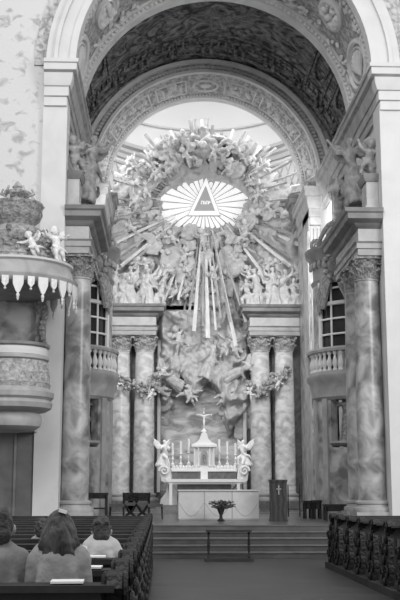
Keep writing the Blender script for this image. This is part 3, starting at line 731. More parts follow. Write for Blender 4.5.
# ------------------------------------------------------------------ oratory balconies bulging from the side walls
OR=1.62
for sd,nm in((-1,'left'),(1,'right')):
    cx=AX+sd*4.95;cy=34.2
    def pt(phi,r,z): return Vector((cx-sd*r*math.sin(phi),cy-r*math.cos(phi),z))   # phi 0 faces the nave, 90 the axis
    rad_=math.radians
    def shell(r0,r1,p0,p1,z0,z1,n=24,b=None):
        b=b or MB();v=[];f=[]
        for k in range(n+1):
            a=rad_(p0+(p1-p0)*k/n)
            for r,z in((r0,z0),(r1,z0),(r1,z1),(r0,z1)): v.append(pt(a,r,z))
        for k in range(n):
            for j in range(4): f.append((k*4+j,k*4+(j+1)%4,k*4+4+(j+1)%4,k*4+4+j))
        f.append((0,1,2,3));f.append((n*4+3,n*4+2,n*4+1,n*4));b.add(v,f);return b
    def band(prof,p0=-5,p1=150,n=30,b=None):
        b=b or MB();v=[];f=[];K=len(prof)
        for k in range(n+1):
            a=rad_(p0+(p1-p0)*k/n)
            for r,z in prof: v.append(pt(a,r,z))
        for k in range(n):
            for j in range(K-1): f.append((k*K+j,k*K+j+1,k*K+K+j+1,k*K+K+j))
        f.append(tuple(range(K)));f.append(tuple(n*K+j for j in range(K))[::-1]);b.add(v,f);return b
    t=thing('oratory',(cx-sd*.6,cy,Z1),'bulging %s oratory bay with glazed window, balustrade and a statue niche below'%nm,'balcony')
    WP=(10,68);NP=(22,52);w=MB()
    shell(OR-.3,OR,-8,NP[0],Z1,4.55,6,w);shell(OR-.3,OR,NP[1],150,Z1,4.55,16,w);shell(OR-.3,OR,NP[0],NP[1],Z1,2.95,6,w);shell(OR-.75,OR-.65,NP[0]-6,NP[1]+6,2.6,4.6,6,w)
    shell(OR-.3,OR,-8,WP[0],5.2,8.3,6,w);shell(OR-.3,OR,WP[1],150,5.2,8.3,16,w);w.build('curved_wall','marble_grey',t)
    b=MB()
    for a0 in(-4,10,56,80): shell(OR-.02,OR+.07,a0,a0+8,Z1,4.5,4,b)
    b.build('pilaster_strip','corn',t)
    r=OR;band([(r-.3,4.45),(r+.02,4.45),(r+.1,4.55),(r+.1,4.68),(r+.14,4.85),(r+.16,5.0),(r+.24,5.1),(r+.27,5.24),(r-.3,5.24)]).build('balcony_slab','corn_dark' if 0 else 'corn',t)
    band([(r-.02,5.24),(r+.2,5.24),(r+.2,5.36),(r-.02,5.36)]).build('bottom_rail','corn',t)
    band([(r-.02,5.98),(r+.22,5.98),(r+.24,6.06),(r+.2,6.12),(r-.02,6.12)]).build('handrail','corn',t)
    bal=MB().lathe([(.08,0),(.08,.05),(.05,.09),(.09,.2),(.085,.3),(.04,.45),(.04,.5),(.08,.55),(.08,.62)],n=10).mesh('baluster','trim')
    for k in range(12): place(bal,'baluster',t,pt(rad_(6+7.2*k),r+.10,5.36))
    for a0 in(-6,95): shell(r-.02,r+.2,a0,a0+9,5.36,6.0,3).build('balustrade_pier','corn',t)
    shell(OR-.14,OR-.10,WP[0],WP[1],6.0,8.3,12).build('window_glass','glass',t)
    b=MB();rr=OR-.02
    def arcbar(z,ww=.05,p0=WP[0],p1=WP[1]): b.tube([pt(rad_(p0+(p1-p0)*k/12),rr,z+(.0)) for k in range(13)],ww,6)
    for z in(6.05,6.55,7.05): arcbar(z,.035)
    arcbar(7.55,.07);arcbar(8.05,.035);arcbar(8.28,.05)
    for k in range(4):
        a=rad_(WP[0]+(WP[1]-WP[0])*k/3);b.tube([pt(a,rr,6.0),pt(a,rr,8.3)],.07 if k in(0,3) else .035,6)
    b.build('window_frame','frame',t)
    # canopy with cartouche and hanging drapes
    band([(r-.3,8.25),(r,8.25),(r+.05,8.4),(r-.02,8.5),(r,9.0),(r+.1,9.1),(r+.12,9.2),(r+.22,9.3),(r+.25,9.46),(r-.3,9.46)]).build('canopy_cornice','corn_dark',t)
    b=MB()
    for k in range(11):
        a=rad_(2+9*k);b.ell(pt(a,r+.06,8.92),(.07,.07,.13),7)
    for s in(-1,1):
        for k in range(4):
            a0=rad_(39+s*(26-3*k));b.tube([pt(rad_(39),r+.16,8.75-.04*k),pt((rad_(39)+a0)/2,r+.22,8.3-.1*k),pt(a0,r+.13,7.75-.12*k),pt(a0,r+.1,7.2+.1*k)],[.05,.09,.09,.03],6)
    b.build('drapery','carving',t)
    b=MB();c0=pt(rad_(39),r+.15,8.72);b.ell(c0,(.28,.22,.34),12)
    for k in range(12):
        a=2*PI*k/12;b.ell(c0+Vector((math.cos(a)*.33,-.02,math.sin(a)*.4)),.1,7)
    for k in range(16): b.ell(pt(rad_(39+rnd.uniform(-22,22)),r+.1,rnd.uniform(8.3,8.9)),rnd.uniform(.06,.13),6)
    b.build('cartouche','carving',t)
    # scrolled pediment on the canopy
    b=MB();P=[pt(rad_(39+k*6),r-.1,9.5+.75*math.cos(k/7*PI/2)) for k in range(-7,8)];b.tube(P,[.06+.05*(1-abs(k)/7) for k in range(-7,8)],7)
    for s in(-1,1):
        e=pt(rad_(39+s*40),r-.05,9.62);Q,RR=spiral(e,.22,(sd,0,0),.07);b.tube(Q,RR,6)
    b.ell(pt(rad_(39),r,9.8),(.35,.2,.28),9);b.build('pediment_scroll','carving',t)
    o=place(with_mat(A_M[3],'carving_dark'),'niche_statue',None,pt(rad_(37),OR-.34,3.15),R3(0,0,-37*sd*-1 if sd>0 else -37+74),.8)
    tag(o,'dark draped statue standing in the niche under the %s balcony'%nm,'statue')
    s=MB();band([(OR-.64,3.0),(OR-.05,3.0),(OR+.08,3.08),(OR+.08,3.15),(OR-.64,3.15)],NP[0],NP[1],8,s);s.build('niche_sill','corn',t)
# ------------------------------------------------------------------ high altar
HX=AX
st(MB().box(HX-2.1,HX+2.1,40.8,44.4,Z1,Z1+.16).box(HX-1.9,HX+1.9,41.0,44.4,Z1+.16,Z1+.32),'trim_10','corn_dark')
t=thing('high_altar',(HX,42,Z1+.32),'pale high altar with white mensa, curved flanks and dark marble front','altar')
ZA=Z1+.32
MB().box(HX-1.05,HX+1.05,41.75,42.9,ZA,1.86).build('altar_body','marble_dark',t)
MB().box(HX-1.5,HX+1.5,41.5,43.0,1.94,2.06).box(HX-1.45,HX+1.45,41.56,43,1.86,1.94).build('mensa','silver',t)
for s in(-1,1):
    b=MB()
    poly=[(HX+s*x,z) for x,z in ((1.05,ZA),(1.75,ZA),(1.7,1.3),(1.5,1.55),(1.45,1.86),(1.7,2.0),(1.75,2.3),(1.55,2.62),(1.35,2.62),(1.3,2.2),(1.3,1.86),(1.1,1.6))]
    b.prism(poly,41.9,42.6);b.build('flank','trim',t)
    Q,RR=spiral((HX+s*1.58,41.86,2.38),.2,(s,0,0),.06);MB().tube(Q,RR,6).build('scroll','silver',t)
    MB().box(HX+s*1.32-.06,HX+s*1.32+.06,41.5,41.62,ZA,1.88).build('leg','silver',t)
MB().box(HX-1.25,HX+1.25,42.0,42.6,2.06,2.36).build('gradine','marble_dark',t)
MB().box(HX-1.3,HX+1.3,41.95,42.65,2.36,2.44).box(HX-.14,HX+.14,41.93,42.0,2.06,2.38).build('gradine_ledge','silver',t)
b=MB()
for k in range(20):
    x=HX-1.2+2.4*k/19
    if abs(x-HX)>.4: b.ell((x,42.05,2.52),(.075,.07,.09),7)
b.box(HX-1.24,HX+1.24,42.0,42.1,2.42,2.47);b.build('cresting','silver',t)
# tabernacle
t=thing('tabernacle',(HX,42.3,2.44),'white temple shaped tabernacle with curved gable in the centre of the high altar','tabernacle')
MB().box(HX-.36,HX+.36,42.05,42.6,2.44,3.35).box(HX-.46,HX+.46,41.98,42.6,2.44,2.56).build('body','silver',t)
b=MB()
for s in(-1,1):
    for x in(.22,.38): b.lathe([(.05,0),(.04,.06),(.035,.7),(.05,.76)],(HX+s*x,41.98,2.56),10)
b.build('colonnette','silver',t)
MB().box(HX-.5,HX+.5,41.9,42.65,3.32,3.42).build('cornice','silver',t)
MB().prism([(HX-.5,3.42),(HX+.5,3.42),(HX+.3,3.5),(HX+.17,3.65),(HX+.1,3.86),(HX,3.95),(HX-.1,3.86),(HX-.17,3.65),(HX-.3,3.5)],41.98,42.5).build('gable','silver',t)
b=MB();b.prism([(HX-.13,2.62),(HX+.13,2.62),(HX+.13,3.05)]+[(HX+.13*math.cos(a),3.05+.13*math.sin(a)) for a in [PI*k/8 for k in range(1,8)]]+[(HX-.13,3.05)],42.0,42.06);d=b.build('door','corn',t)
b=MB();b.lathe([(.05,0),(.03,.06),(.06,.14),(.07,.2),(.03,.24)],(HX,41.98,2.72),10);b.ell((HX,41.97,2.99),.05,8);b.build('relief','carving',d)
# crucifix
t=thing('crucifix',(HX,42.2,3.93),'small white altar crucifix standing on top of the tabernacle','crucifix')
MB().lathe([(.13,0),(.11,.05),(.05,.1),(.03,.16)],(HX,42.2,3.93),12).build('foot','silver',t)
MB().box(HX-.022,HX+.022,42.18,42.22,4.05,4.82).box(HX-.27,HX+.27,42.18,42.22,4.58,4.63).ell((HX,42.2,4.85),.04,8).ell((HX-.28,42.2,4.605),.04,8).ell((HX+.28,42.2,4.605),.04,8).build('cross','gild',t)
b=MB();limb(b,[(HX,42.14,4.42),(HX,42.13,4.55)],[.04,.05]);b.ell((HX,42.12,4.66),.035,8)
for s in(-1,1): limb(b,[(HX+s*.04,42.13,4.55),(HX+s*.22,42.14,4.62)],[.022,.016]);limb(b,[(HX+s*.015,42.13,4.4),(HX+s*.02,42.12,4.27),(HX+s*.005,42.14,4.12)],[.03,.025,.016])
place(remesh(b,'corpus','silver',.014,1),'corpus',t,(0,0,0))
# candlesticks
cs=thing('candlestick',(0,0,0),'x','candlestick','tall candlesticks on the high altar',world=False)
MB().lathe([(.1,0),(.1,.03),(.05,.07),(.035,.12),(.07,.2),(.075,.25),(.03,.3),(.025,.42),(.055,.48),(.03,.52),(.03,.6),(.085,.66),(.03,.68)],n=14).build('stem','silver',cs)
MB().lathe([(.05,.66),(.048,1.18),(.012,1.2)],n=10).build('candle','candle',cs)
spots=[(174,452,-1),(182,448,0),(189.5,445,0),(219.5,445,0),(227,448,0),(235,452,0)]
names=['outermost tall white candlestick left of the tabernacle','middle of three tall white candlesticks left of the tabernacle','tall white candlestick immediately left of the tabernacle','tall white candlestick immediately right of the tabernacle','middle of three tall white candlesticks right of the tabernacle','outermost tall white candlestick right of the tabernacle']
zt=[-.16,-.08,0,0,-.08,-.16]
for i,(x,y,_) in enumerate(spots):
    o=cs if i==0 else dup(cs)
    o.location=(HX+(-1.24,-.92,-.60,.62,.94,1.26)[i],42.3,2.44);o['label']=names[i];o.scale=(1,1,1+zt[i]*.8)
# gilded angels beside the tabernacle
for s,nm,ti in((-1,'left',0),(1,'right',1)):
    angel_thing(A_M[2],(HX+s*1.58,42.3,2.60),R3(0,0,-s*40),.68,'pale kneeling altar angel on the %s end of the high altar'%nm,m='silver')
# ------------------------------------------------------------------ celebration altar, lectern, seats on the platform
t=thing('altar_table',(AX+.02,32,Z1),'wide free standing altar table covered to the floor in pale cloth with two seams','table')
MB().box(AX-1.17,AX+1.21,31.65,32.75,Z1+.03,1.60).build('cloth_body','cloth',t)
MB().box(AX-1.2,AX+1.24,31.6,32.8,1.60,1.64).build('tabletop','cloth',t)
b=MB()
for x in(-.4,.42): b.box(AX+x-.012,AX+x+.012,31.635,31.655,Z1+.03,1.6)
b.box(AX-1.15,AX+1.19,31.64,31.70,Z1,Z1+.05);b.build('seam','cloth_line',t)
b=MB()
for x0,x1 in((-1.15,-.42),(-.38,.40),(.44,1.19)):
    P=[(AX+x0+(x1-x0)*k/12,31.645,1.25-.38*math.sin(PI*k/12)) for k in range(13)];b.tube(P,.008,4)
b.build('swag_line','cloth_line',t)
t=thing('flower_vase',(at(221,519,30.6).x,30.6,Z1),'dark vase with a spreading flower arrangement in front of the altar table','vase')
x0=t.location.x
MB().lathe([(.10,0),(.12,.02),(.05,.08),(.04,.16),(.09,.28),(.12,.36),(.10,.38)],(x0,30.6,Z1),16).build('vase','iron',t)
b=MB();f=MB();rr=random.Random(3)
for k in range(70):
    a=rr.uniform(0,2*PI);r=rr.uniform(.05,.42);h=.38+rr.uniform(.0,.16)+.05*(1-r/.4)
    tip=Vector((x0+r*math.cos(a),30.6+r*math.sin(a)*.7,Z1+h))
    b.tube([(x0+r*.1*math.cos(a),30.6,Z1+.34),(x0+r*.5*math.cos(a),30.6+r*.4*math.sin(a),Z1+h*.9),tip],[.008,.02,.008],4)
    b.ell(tip,(.045,.04,.02),5)
    if k%3==0: f.ell(tip+Vector((0,-.02,.02)),.032,6)
b.build('foliage','leaf',t);f.build('blossom','flower',t)
lx=at(278.5,500,30.5).x
t=thing('lectern',(lx,30.5,Z1),'dark wooden lectern with a pale cross on its front, right of the altar table','lectern')
MB().box(lx-.235,lx+.235,30.4,30.75,Z1,1.86).build('front_panel','wood_mid',t)
MB().box(lx-.25,lx+.25,30.36,30.8,1.86,1.92).build('top','wood_mid',t);MB().box(lx-.25,lx+.25,30.38,30.78,Z1,Z1+.05).build('foot','wood_mid',t)
MB().box(lx-.015,lx+.015,30.385,30.4,1.5,1.76).box(lx-.07,lx+.07,30.385,30.4,1.645,1.67).build('cross','corn',t)
def P_(x,y,D): return at(x,y,D).x
# chairs, stools, benches
def stool(x,y,w,h,d,label,arms=False,group=None,rz=0):
    t=thing('stool' if not arms else 'folding_armchair',(x,y,Z1),label,'stool' if not arms else 'chair',group,world=False)
    MB().box(-w/2,w/2,-d/2,d/2,h-.09,h).build('seat','upholstery',t)
    if not arms:
        for sx in(-1,1):
            for sy in(-1,1): MB().tube([(sx*(w/2-.03),sy*(d/2-.03),h-.08),(sx*(w/2-.02),sy*(d/2-.02),0)],[.028,.02],6).build('leg','wood',t)
    else:
        for sy in(-1,1):
            for sx in(-1,1):
                MB().tube([(sx*w*.52,sy*d*.42,h+.24),(sx*w*.48,sy*d*.42,h-.02),(sx*w*.1,sy*d*.42,h*.45),(-sx*w*.3,sy*d*.42,h*.22),(-sx*w*.46,sy*d*.42,0)],[.035,.04,.04,.035,.035],7).build('leg','wood_dark',t)
        for sx in(-1,1): MB().tube([(sx*w*.52,-d*.5,h+.25),(sx*w*.54,0,h+.28),(sx*w*.52,d*.5,h+.25)],[.04,.035,.035],7).build('armrest','wood_dark',t)
        MB().box(-w*.5,w*.5,d*.38,d*.44,h+.05,h+.3).build('backrest','wood_dark',t)
    t.rotation_euler=(0,0,rz);return t
D=33
stool(P_(117,500,D),D,.46,.46,.42,'dark backless stool just left of the two curved armchairs')
stool(P_(155.5,500,D),D,.46,.46,.42,'dark backless stool just right of the two curved armchairs')
stool(P_(130.5,500,D),D+.1,.40,.5,.42,'dark carved armchair with crossed curved legs, left of the two',True)
stool(P_(142.5,500,D),D+.1,.40,.5,.42,'dark carved armchair with crossed curved legs, right of the two',True)
def tablelike(name,x0,x1,D,z,label,cat,d=.45,sh=None,topm='wood',under=None):
    a,c=P_(x0,500,D),P_(x1,500,D)
    t=thing(name,((a+c)/2,D,Z1),label,cat)
    MB().box(a,c,D-d/2,D+d/2,z-.07,z).build('top',topm,t)
    for x in(a+.05,c-.05):
        for y in(D-d/2+.05,D+d/2-.05): MB().box(x-.03,x+.03,y-.03,y+.03,Z1,z-.06).build('leg','wood',t)
    if sh: MB().box(a+.04,c-.04,D-d/2+.04,D+d/2-.04,sh-.04,sh).build('shelf','wood',t)
    if under: MB().box(a+.05,c-.05,D-d/2+.02,D-d/2+.05,under,z-.06).build('front_rail','wood',t)
    return t
tablelike('side_table',86,108,31.5,1.55,'dark credence table with a low shelf, left of the stool beside the armchairs','table',.5,1.12,under=1.38)
tablelike('bench',303,312,33.5,1.30,'dark padded stool bench by the right wall, nearest the lectern','bench',.5,under=1.05)
tablelike('bench',312,321,33.3,1.32,'dark padded stool bench by the right wall, middle of the three','bench',.5,under=1.05)
tablelike('bench',323.5,345,31.2,1.22,'long dark bench by the right wall, closest to the near columns','bench',.5,under=1.02)
t=thing('railing',(P_(294,490,36),36,Z1),'thin metal frame stand behind the lectern to the right','railing')
a,c=P_(288,490,36),P_(299.5,490,36)
MB().tube([(a,36,Z1),(a,36,1.8),(c,36,1.8),(c,36,Z1)],.022,6).build('frame','iron',t)
MB().tube([(a,36,1.0),(c,36,1.0)],.018,6).build('crossbar','iron',t)
# kneeler rail at the foot of the stairs
t=thing('kneeler',(AX-.1,25,0),'dark narrow wooden rail with slender posts at the foot of the altar stairs','kneeler')
MB().box(AX-.63,AX+.43,24.88,25.12,.66,.71).build('top_rail','wood',t)
for x in(-.57,.37): MB().lathe([(.03,0),(.035,.04),(.022,.1),(.035,.3),(.022,.5),(.035,.66)],(AX+x,25,.05),10).build('post','wood_dark',t)
MB().box(AX-.66,AX+.46,24.75,25.2,.0,.07).box(AX-.6,AX+.4,24.97,25.03,.1,.14).build('foot_board','wood',t)
# small bright notice plates on the side walls
# ------------------------------------------------------------------ pulpit
PX=AX-5.42;PY=26.2
t=thing('pulpit',(PX,PY,2.3),'grand marble pulpit with a bulging carved body and tasselled sounding board on the left pier','pulpit')
def L_(pr,nm,m,parent=None,n=48,mb=None): return (mb or MB()).lathe(pr,(PX,PY,0),n).build(nm,m,parent or t)
L_([(.3,3.02),(.62,3.08),(.74,3.16),(.78,3.3),(.76,3.42),(.70,3.48),(.74,3.52),(.86,3.56)],'console','corn')
MB().box(PX-.7,PX+.5,26.6,27.75,3.1,5.1).build('wall_block','marble_grey',t)
L_([(.86,3.52),(1.0,3.6),(1.03,3.72),(.98,3.8),(1.05,3.86),(1.06,3.98),(.98,4.04),(.94,4.1)],'base_moulding','corn')
L_([(.94,4.08),(.98,4.2),(.92,4.5),(.86,4.78)],'carved_parapet','carving')
b=MB();rr=random.Random(8)
for k in range(150):
    a=rr.uniform(PI,2*PI);z=rr.uniform(4.2,4.72);r=.97-.11*(z-4.2)/.5
    b.ell((PX+r*math.cos(a),PY+r*math.sin(a),z),(.05,.04,.05),5)
b.lathe([(.9,4.15),(.99,4.2),(.93,4.5),(.875,4.76),(.8,4.77)],(PX,PY,0),40);b.build('relief','carving',t)
L_([(.86,4.76),(.92,4.8),(.92,4.86),(.86,4.9),(.86,5.02)],'upper_moulding','corn')
L_([(.87,4.90),(.885,5.0),(.88,5.06),(.86,5.1)],'pale_band','plaster')
L_([(.86,5.08),(.93,5.12),(.93,5.19),(.85,5.2)],'handrail','corn_dark')
MB().box(PX-.75,PX+.45,27.5,27.75,3.62,6.5).build('back_panel','marble_grey',t)
b=MB();b.box(PX+.42,PX+.66,27.35,27.68,5.0,6.5)
for k in range(12): b.ell((PX+.62+.04*math.sin(k),27.3,5.1+k*.14),(.09,.08,.09),6)
b.build('carved_strip','carving_dark',t)
_Lo=L_
def ZM(z):
    K=[(6.9,6.52),(6.95,6.55),(7.86,7.21),(8.68,8.2),(9.38,8.85),(10.4,9.5)]
    for (a,b_),(c,d) in zip(K,K[1:]):
        if z<=c: break
    return b_+(z-a)*(d-b_)/(c-a)
def L_(pr,nm,m,parent=None,n=48,mb=None): return _Lo([(r,ZM(z)) for r,z in pr],nm,m,parent,n,mb)
L_([(.5,6.98),(1.3,6.95),(1.5,6.98),(1.57,7.1),(1.6,7.22),(1.56,7.26),(1.50,7.3),(1.42,7.62),(1.40,7.7),(1.44,7.76),(1.40,7.84),(.9,7.9)],'sounding_board','corn')
L_([(1.38,7.74),(1.46,7.76),(1.47,7.83),(1.38,7.86)],'pale_rim','plaster')  # top rim, paler than the board beneath
L_([(.4,6.9),(1.25,6.9),(1.3,6.94),(.4,6.97)],'soffit','corn_dark')
tas=MB();z0=0
tas.prism([(-.13,0),(.13,0),(.125,-.2),(.05,-.38),(0,-.44),(-.05,-.38),(-.125,-.2)],-.02,.02);tas.ell((0,0,-.47),(.045,.035,.05),8).lathe([(.04,-.52),(.012,-.60)],n=7)
tm=tas.mesh('tassel','trim');ts=MB();ts.prism([(-.085,0),(.085,0),(.08,-.18),(0,-.28),(-.08,-.18)],-.02,.02).ell((0,0,-.31),.035,8);tsm=ts.mesh('tassel','gild')
for k in range(32):
    a=PI+2*PI*k/32
    o=place(tm if k%2 else tsm,'tassel',t,(PX+1.56*math.cos(a),PY+1.56*math.sin(a),6.66),(0,0,a+PI/2))
# crown of the sounding board
L_([(.95,7.86),(.98,8.0),(.88,8.25),(.80,8.5),(.66,8.62),(.5,8.7)],'dome','carving')
b=MB()
for k in range(60):
    a=rr.uniform(PI,2*PI);z=rr.uniform(7.9,8.55);r=1.0-.2*(z-7.9)
    b.ell((PX+r*math.cos(a)*.97,PY+r*math.sin(a)*.97,ZM(z)),(rr.uniform(.04,.12),.06,rr.uniform(.04,.1)),6)
b.lathe([(.9,7.25),(.985,7.36),(.89,7.68),(.81,7.98),(.6,8.0)],(PX,PY,0),40);b.build('foliage_relief','carving_dark',t)
L_([(.45,8.68),(.48,8.78),(.6,8.9),(.66,9.05),(.64,9.2),(.68,9.28),(.66,9.36),(.4,9.4)],'cushion','carving_dark')
L_([(.3,9.38),(.34,9.5),(.22,9.56),(.16,9.62),(.32,9.74),(.34,9.84),(.14,9.9),(.1,10.0),(.14,10.06),(.03,10.3)],'finial_urn','carving')
b=MB()
for k in range(6):
    a=2*PI*k/6;b.tube([(PX+.2*math.cos(a),PY+.2*math.sin(a),ZM(9.66)),(PX+.42*math.cos(a),PY+.42*math.sin(a),ZM(9.8)),(PX+.36*math.cos(a),PY+.36*math.sin(a),ZM(9.98))],[.05,.05,.03],6)
    b.tube([(PX+.5*math.cos(a+.3),PY+.5*math.sin(a+.3),ZM(9.2)),(PX+.66*math.cos(a+.3),PY+.66*math.sin(a+.3),ZM(9.35)),(PX+.58*math.cos(a+.3),PY+.58*math.sin(a+.3),ZM(9.5))],[.06,.07,.03],6)
b.build('scroll','carving',t)
def on_rim(a,r=1.25): return (PX+r*math.cos(a),PY+r*math.sin(a),7.21)
angel_thing(P_M[0],on_rim(-.35,1.22),R3(0,-10,30),.95,'cherub statue with raised arm at the right edge of the pulpit sounding board',m='gild',name='cherub_statue')
angel_thing(P_M[2],on_rim(-.95,1.22),R3(0,-25,-10),.75,'smaller reclining cherub statue on the front right of the sounding board',m='gild',name='cherub_statue')
# panelled marble door below the pulpit
t=thing('marble_panel',(AX-5.9,27.85,0),'grey framed marble panel on the pier below the pulpit','panel')
MB().box(AX-9,AX-5.02,27.76,27.85,0,3.6).build('slab','panel',t)
b=MB();a,c=AX-6.9,AX-5.45
b.box(a,a+.06,27.72,27.77,.3,3.3).box(c-.06,c,27.72,27.77,.3,3.3).box(a,c,27.72,27.77,3.24,3.3).build('frame','corn_dark',t)
# ------------------------------------------------------------------ pews
def pew_end_mesh():
    # carved baroque bench end, plane YZ, x thickness .09 ; local y: 0 = back edge towards camera
    out=[(0,0),(.62,0),(.62,.10),(.56,.16),(.60,.30),(.55,.42),(.50,.52),(.56,.60),(.50,.70),(.36,.74),(.28,.80),(.26,.92),(.20,1.02),(.10,1.09),(.0,1.07),(-.05,1.0),(.0,.93),(.03,.85),(-.02,.7),(.02,.5),(-.04,.34),(.0,.16)]
    b=MB();n=len(out)
    v=[(-.045,y,z) for y,z in out]+[(.045,y,z) for y,z in out]
    b.add(v,[tuple(range(n)),tuple(range(n,2*n))[::-1]]+[(k,(k+1)%n,n+(k+1)%n,n+k) for k in range(n)])
    for s in(-1,1):
        for (y,z,r) in ((.08,.98,.10),(.44,.62,.10),(.12,.28,.12),(.46,.24,.10)):
            P=[];RR=[]
            for k in range(16):
                a=1.5*2*PI*k/15;q=r*(1-.8*k/15);P.append((s*.055,y+q*math.cos(a),z+q*math.sin(a)));RR.append(.026-.01*k/15)
            b.tube(P,RR,5)
        for (y,z) in ((.12,.62),(.3,.46),(.28,.12),(.1,.8)): b.ell((s*.06,y,z),(.035,.07,.08),7)
    return b.mesh('carved_end','wood_dark')
PE=pew_end_mesh()
def knob_mesh(): return MB().lathe([(.03,0),(.05,.03),(.03,.06),(.055,.11),(.05,.16),(.01,.19)],n=10).mesh('finial','wood_dark')
KN=knob_mesh()
ordn='front row|second row|third row|fourth row|fifth row|sixth row|seventh row|eighth row|ninth row|tenth row|eleventh row|twelfth row|thirteenth row|fourteenth row'.split('|')
def make_pew(x0,x1,sd):   # local origin at floor under the book shelf; sd=-1 left block (aisle end at x1)
    t=thing('pew',(0,0,0),'x','pew','pews in the %s block'%('left' if sd<0 else 'right'),world=False)
    MB().box(x0,x1,.0,.05,.12,1.03).build('back_panel','wood',t)
    b=MB();k=x0+.1
    while k<x1-.6: b.box(k,k+.6,-.018,.0,.30,.86);k+=.72
    b.build('panel_moulding','wood_mid',t)
    MB().box(x0,x1,-.10,.13,1.03,1.07).build('book_shelf','wood',t)
    MB().box(x0,x1,.05,.48,.42,.47).build('seat','wood',t)
    MB().box(x0,x1,-.42,-.16,.14,.20).build('kneeling_board','wood',t)
    e=x1 if sd<0 else x0
    place(PE,'carved_end',t,(e,-.02,0.05));return t
def rows(sd,x0,x1,ks):
    side='left' if sd<0 else 'right';proto=None
    for k in ks:
        y=21.5-1.17*k
        o=make_pew(x0,x1,sd) if proto is None else dup(proto)
        proto=proto or o
        o.location=(0,y,.0);o['label']='dark carved wooden pew, %s of the %s block counted from the altar stairs'%(ordn[k],side)
rows(-1,-6.5,-.27,range(0,14));rows(1,3.6,9.5,range(0,8))
# platforms under the pews
for a,c,nm in((-6.6,-.18,'left'),(3.48,9.6,'right')):
    b=MB().box(a,c,5.2,22.9,0,.12);st(b,'trim_11','wood')
for a,c,nm in((-6.5,-.27,'left'),(3.6,9.5,'right')):
    t=thing('carved_screen',((a+c)/2,22.0,.12),'dark carved front screen before the first pew of the %s block'%nm,'screen')
    MB().box(a,c,22.25,22.33,.12,1.06).build('panel','wood',t)
    MB().box(a,c,22.2,22.36,1.04,1.09).build('top_rail','wood',t)
    e=c if nm=='left' else a
    place(PE,'carved_end',t,(e,22.34,.05))
# papers on the shelves
def paper(x0,x1,row,label,dy=0,tilt=0,z=1.078):
    y=21.5-1.17*row;D=y-.08
    a,c=P_(x0,560,D),P_(x1,560,D);b=MB().box(-(c-a)/2,(c-a)/2,-.07,.10,0,.012)
    o=b.build('hymn_leaflet','paper');o.location=((a+c)/2,y+.01+dy,z);o.rotation_euler=(0,0,tilt);tag(o,label,'leaflet')
paper(86,105,11,'white leaflet lying on the pew shelf behind the man in the pale shirt',tilt=.04)
paper(85,101,12,'white leaflet on the pew shelf between the woman and the man in the pale shirt',tilt=-.03)
paper(50,83,13,'white leaflet on the nearest pew shelf behind the woman',tilt=.03)
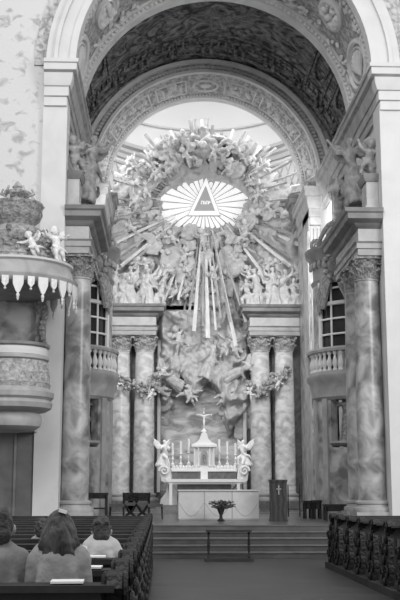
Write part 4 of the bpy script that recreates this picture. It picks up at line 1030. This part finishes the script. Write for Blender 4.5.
# ------------------------------------------------------------------ people
def person(name,x,D,ztop,sh,label,hairm,coat,hair='short',fw=(0,1,0),tilt=0,drop=.25):
    """seated figure seen from behind; z of the head top ztop; sh = half shoulder width"""
    X=P_(x,540,D);t=thing('person',(X,D,.47),label,'person')
    hd=ztop-.125;s=ztop-drop
    b=MB();lx=tilt
    limb(b,[(0,.0,.60),(0,-.02,.85),(lx*.5,-.03,s-.10)],[sh*.80,sh*.78,sh*.80],14)
    b.ell((lx*.5,-.02,s-.15),(sh*.92,.13,.15),14)
    for q in (-.7,-.35,0,.4,.75): limb(b,[(q*sh*.7,-.105,s-.12),(q*sh*1.0,-.135,s-.3),(q*sh*1.05,-.12,.62)],[.03,.04,.05],7)
    b.cap((lx-sh*.70,-.0,s-.06),.072,(lx+sh*.70,-.0,s-.06),.072,12)
    b.cap((lx-sh*.32,0,s-.015),.07,(lx+sh*.32,0,s-.015),.07,12)
    for q in(-1,1):
        limb(b,[(lx+q*sh*.82,0,s-.10),(lx*.6+q*sh*1.02,.03,s-.33),(q*sh*.75,.27,s-.40)],[.078,.066,.05],10)
        limb(b,[(q*.1,.0,.58),(q*.12,.38,.60),(q*.12,.44,.20)],[.11,.085,.06],10);b.cap((q*.12,.44,.17),.05,(q*.12,.56,.165),.04)
    body=place(remesh(b,'body',coat,.022,3,.012,7),'body',t,(X,D,0))
    h=MB();h.tube([(lx,-.005,s-.02),(lx*1.1,.02,hd-.08)],[.055,.052],12)
    h.ell((lx*1.15,.03,hd),(.068,.088,.108),14);h.ell((lx*1.15,.125,hd-.02),(.016,.02,.026),8)
    for q in(-1,1):
        h.ell((lx*1.15+q*.078,.02,hd-.01),(.012,.022,.032),8);h.ell((lx*1.15+q*.03,.112,hd+.015),.012,6)
    h.ell((lx*1.15,.112,hd-.06),(.026,.012,.008),6)
    place(remesh(h,'head','skin',.010,1),'head',t,(X,D,0))
    for q in(-1,1):
        m=MB();w0=Vector((q*sh*.70,.29,s-.40));m.ell(w0+Vector((0,.06,0)),(.04,.05,.018),8)
        for f,l in((-.028,.06),(-.01,.075),(.01,.07),(.028,.055)): limb(m,[w0+Vector((f,.09,0)),w0+Vector((f*1.1,.09+l*.6,.005)),w0+Vector((f*1.1,.09+l,-.015))],[.010,.009,.007],6)
        limb(m,[w0+Vector((-q*.035,.03,0)),w0+Vector((-q*.06,.08,.0))],[.012,.009],6)
        place(remesh(m,'hand','skin',.006,1),'hand',t,(X,D,0))
    g=MB();rr=random.Random(len(label))
    if hair=='long':
        g.ell((lx*1.15,.0,hd+.015),(.082,.10,.112),14)
        for k in range(46):
            a=PI*(-.08)+PI*1.16*k/45;ox=math.cos(a)*.075;oy=-math.sin(a)*.09
            wv=rr.uniform(-.02,.02)
            P=[(lx*1.15+ox*.6,oy*.7+.01,hd+.09),(lx*1.15+ox*1.05,oy*1.05,hd),(lx*1.1+ox*1.2+wv,oy*1.1-.02,hd-.09),(lx*1.1+ox*1.3-wv,oy*1.05-.04,hd-.13-rr.uniform(0,.03))]
            g.tube(P,[.018,.026,.028,.010],6)
        c=MB().box(-.025,.025,-.012,.012,-.01,.01,Matrix.Translation((lx+.025,-.06,ztop-.012))@Matrix.Rotation(.3,4,'Y'))
        o=c.build('hair_clip','paper',t);o.matrix_parent_inverse=Matrix.Translation(-Vector(t.location));o.location=(X,D,0);o['label']='white hair clip'
        hm=remesh(g,'hair',hairm,.012,1,.008,18)
    else:
        g.ell((lx*1.15,.0,hd+.015),(.075,.09,.102),14);g.ell((lx*1.15,-.045,hd-.04),(.072,.05,.07),12)
        for k in range(40):
            a=rr.uniform(0,2*PI);e=rr.uniform(-.25,1.4)
            if math.sin(a)>.3 and e<.5: continue
            g.ell((lx*1.15+.074*math.cos(a)*math.cos(e),.088*math.sin(a)*math.cos(e),hd+.015+.095*math.sin(e)),rr.uniform(.014,.024),6)
        hm=remesh(g,'hair',hairm,.010,1,.005,20)
    place(hm,'hair',t,(X,D,0))
    if coat=='shirt' or coat=='coat2':
        k=MB();k.lathe([(.068,0),(.062,.035)],(lx*1.05,0,s+.015),16);place(k.mesh('collar',coat),'collar',t,(X,D,0))
    return t
ROW=lambda k:21.5-1.17*k
person('a',59,ROW(13)+.34,1.49,.155,'seated person with long dark hair, white clip and grey coat, in the nearest pew','hair','coat','long',drop=.215)
person('b',101.5,ROW(11)+.34,1.40,.135,'seated person with short dark hair in a pale shirt, beside the pew ends','hair2','shirt',drop=.20)
person('c',1,ROW(13)+.42,1.50,.16,'person with short hair in a grey jacket at the left edge of the photo','hair2','coat2')
person('d',41.5,ROW(8)+.34,1.30,.16,'person far ahead, only the dark hair showing in front of the white pilaster','hair2','coat')
# open booklet held up beside the long haired person
y=ROW(12)+.15;o=MB().prism([(-.05,0),(.05,0),(.05,.13),(-.03,.15)],-.004,.004).build('open_booklet','paper');o.location=(P_(81,540,y),y,1.09);o.rotation_euler=(-.3,0,.2)
tag(o,'small white booklet standing on the shelf left of the man in the pale shirt','booklet')
paper(30,37,12,'small white leaflet on the pew shelf left of the woman with long hair',tilt=.1)
for o in bpy.data.objects:
    if '_t' in o: del o['_t']
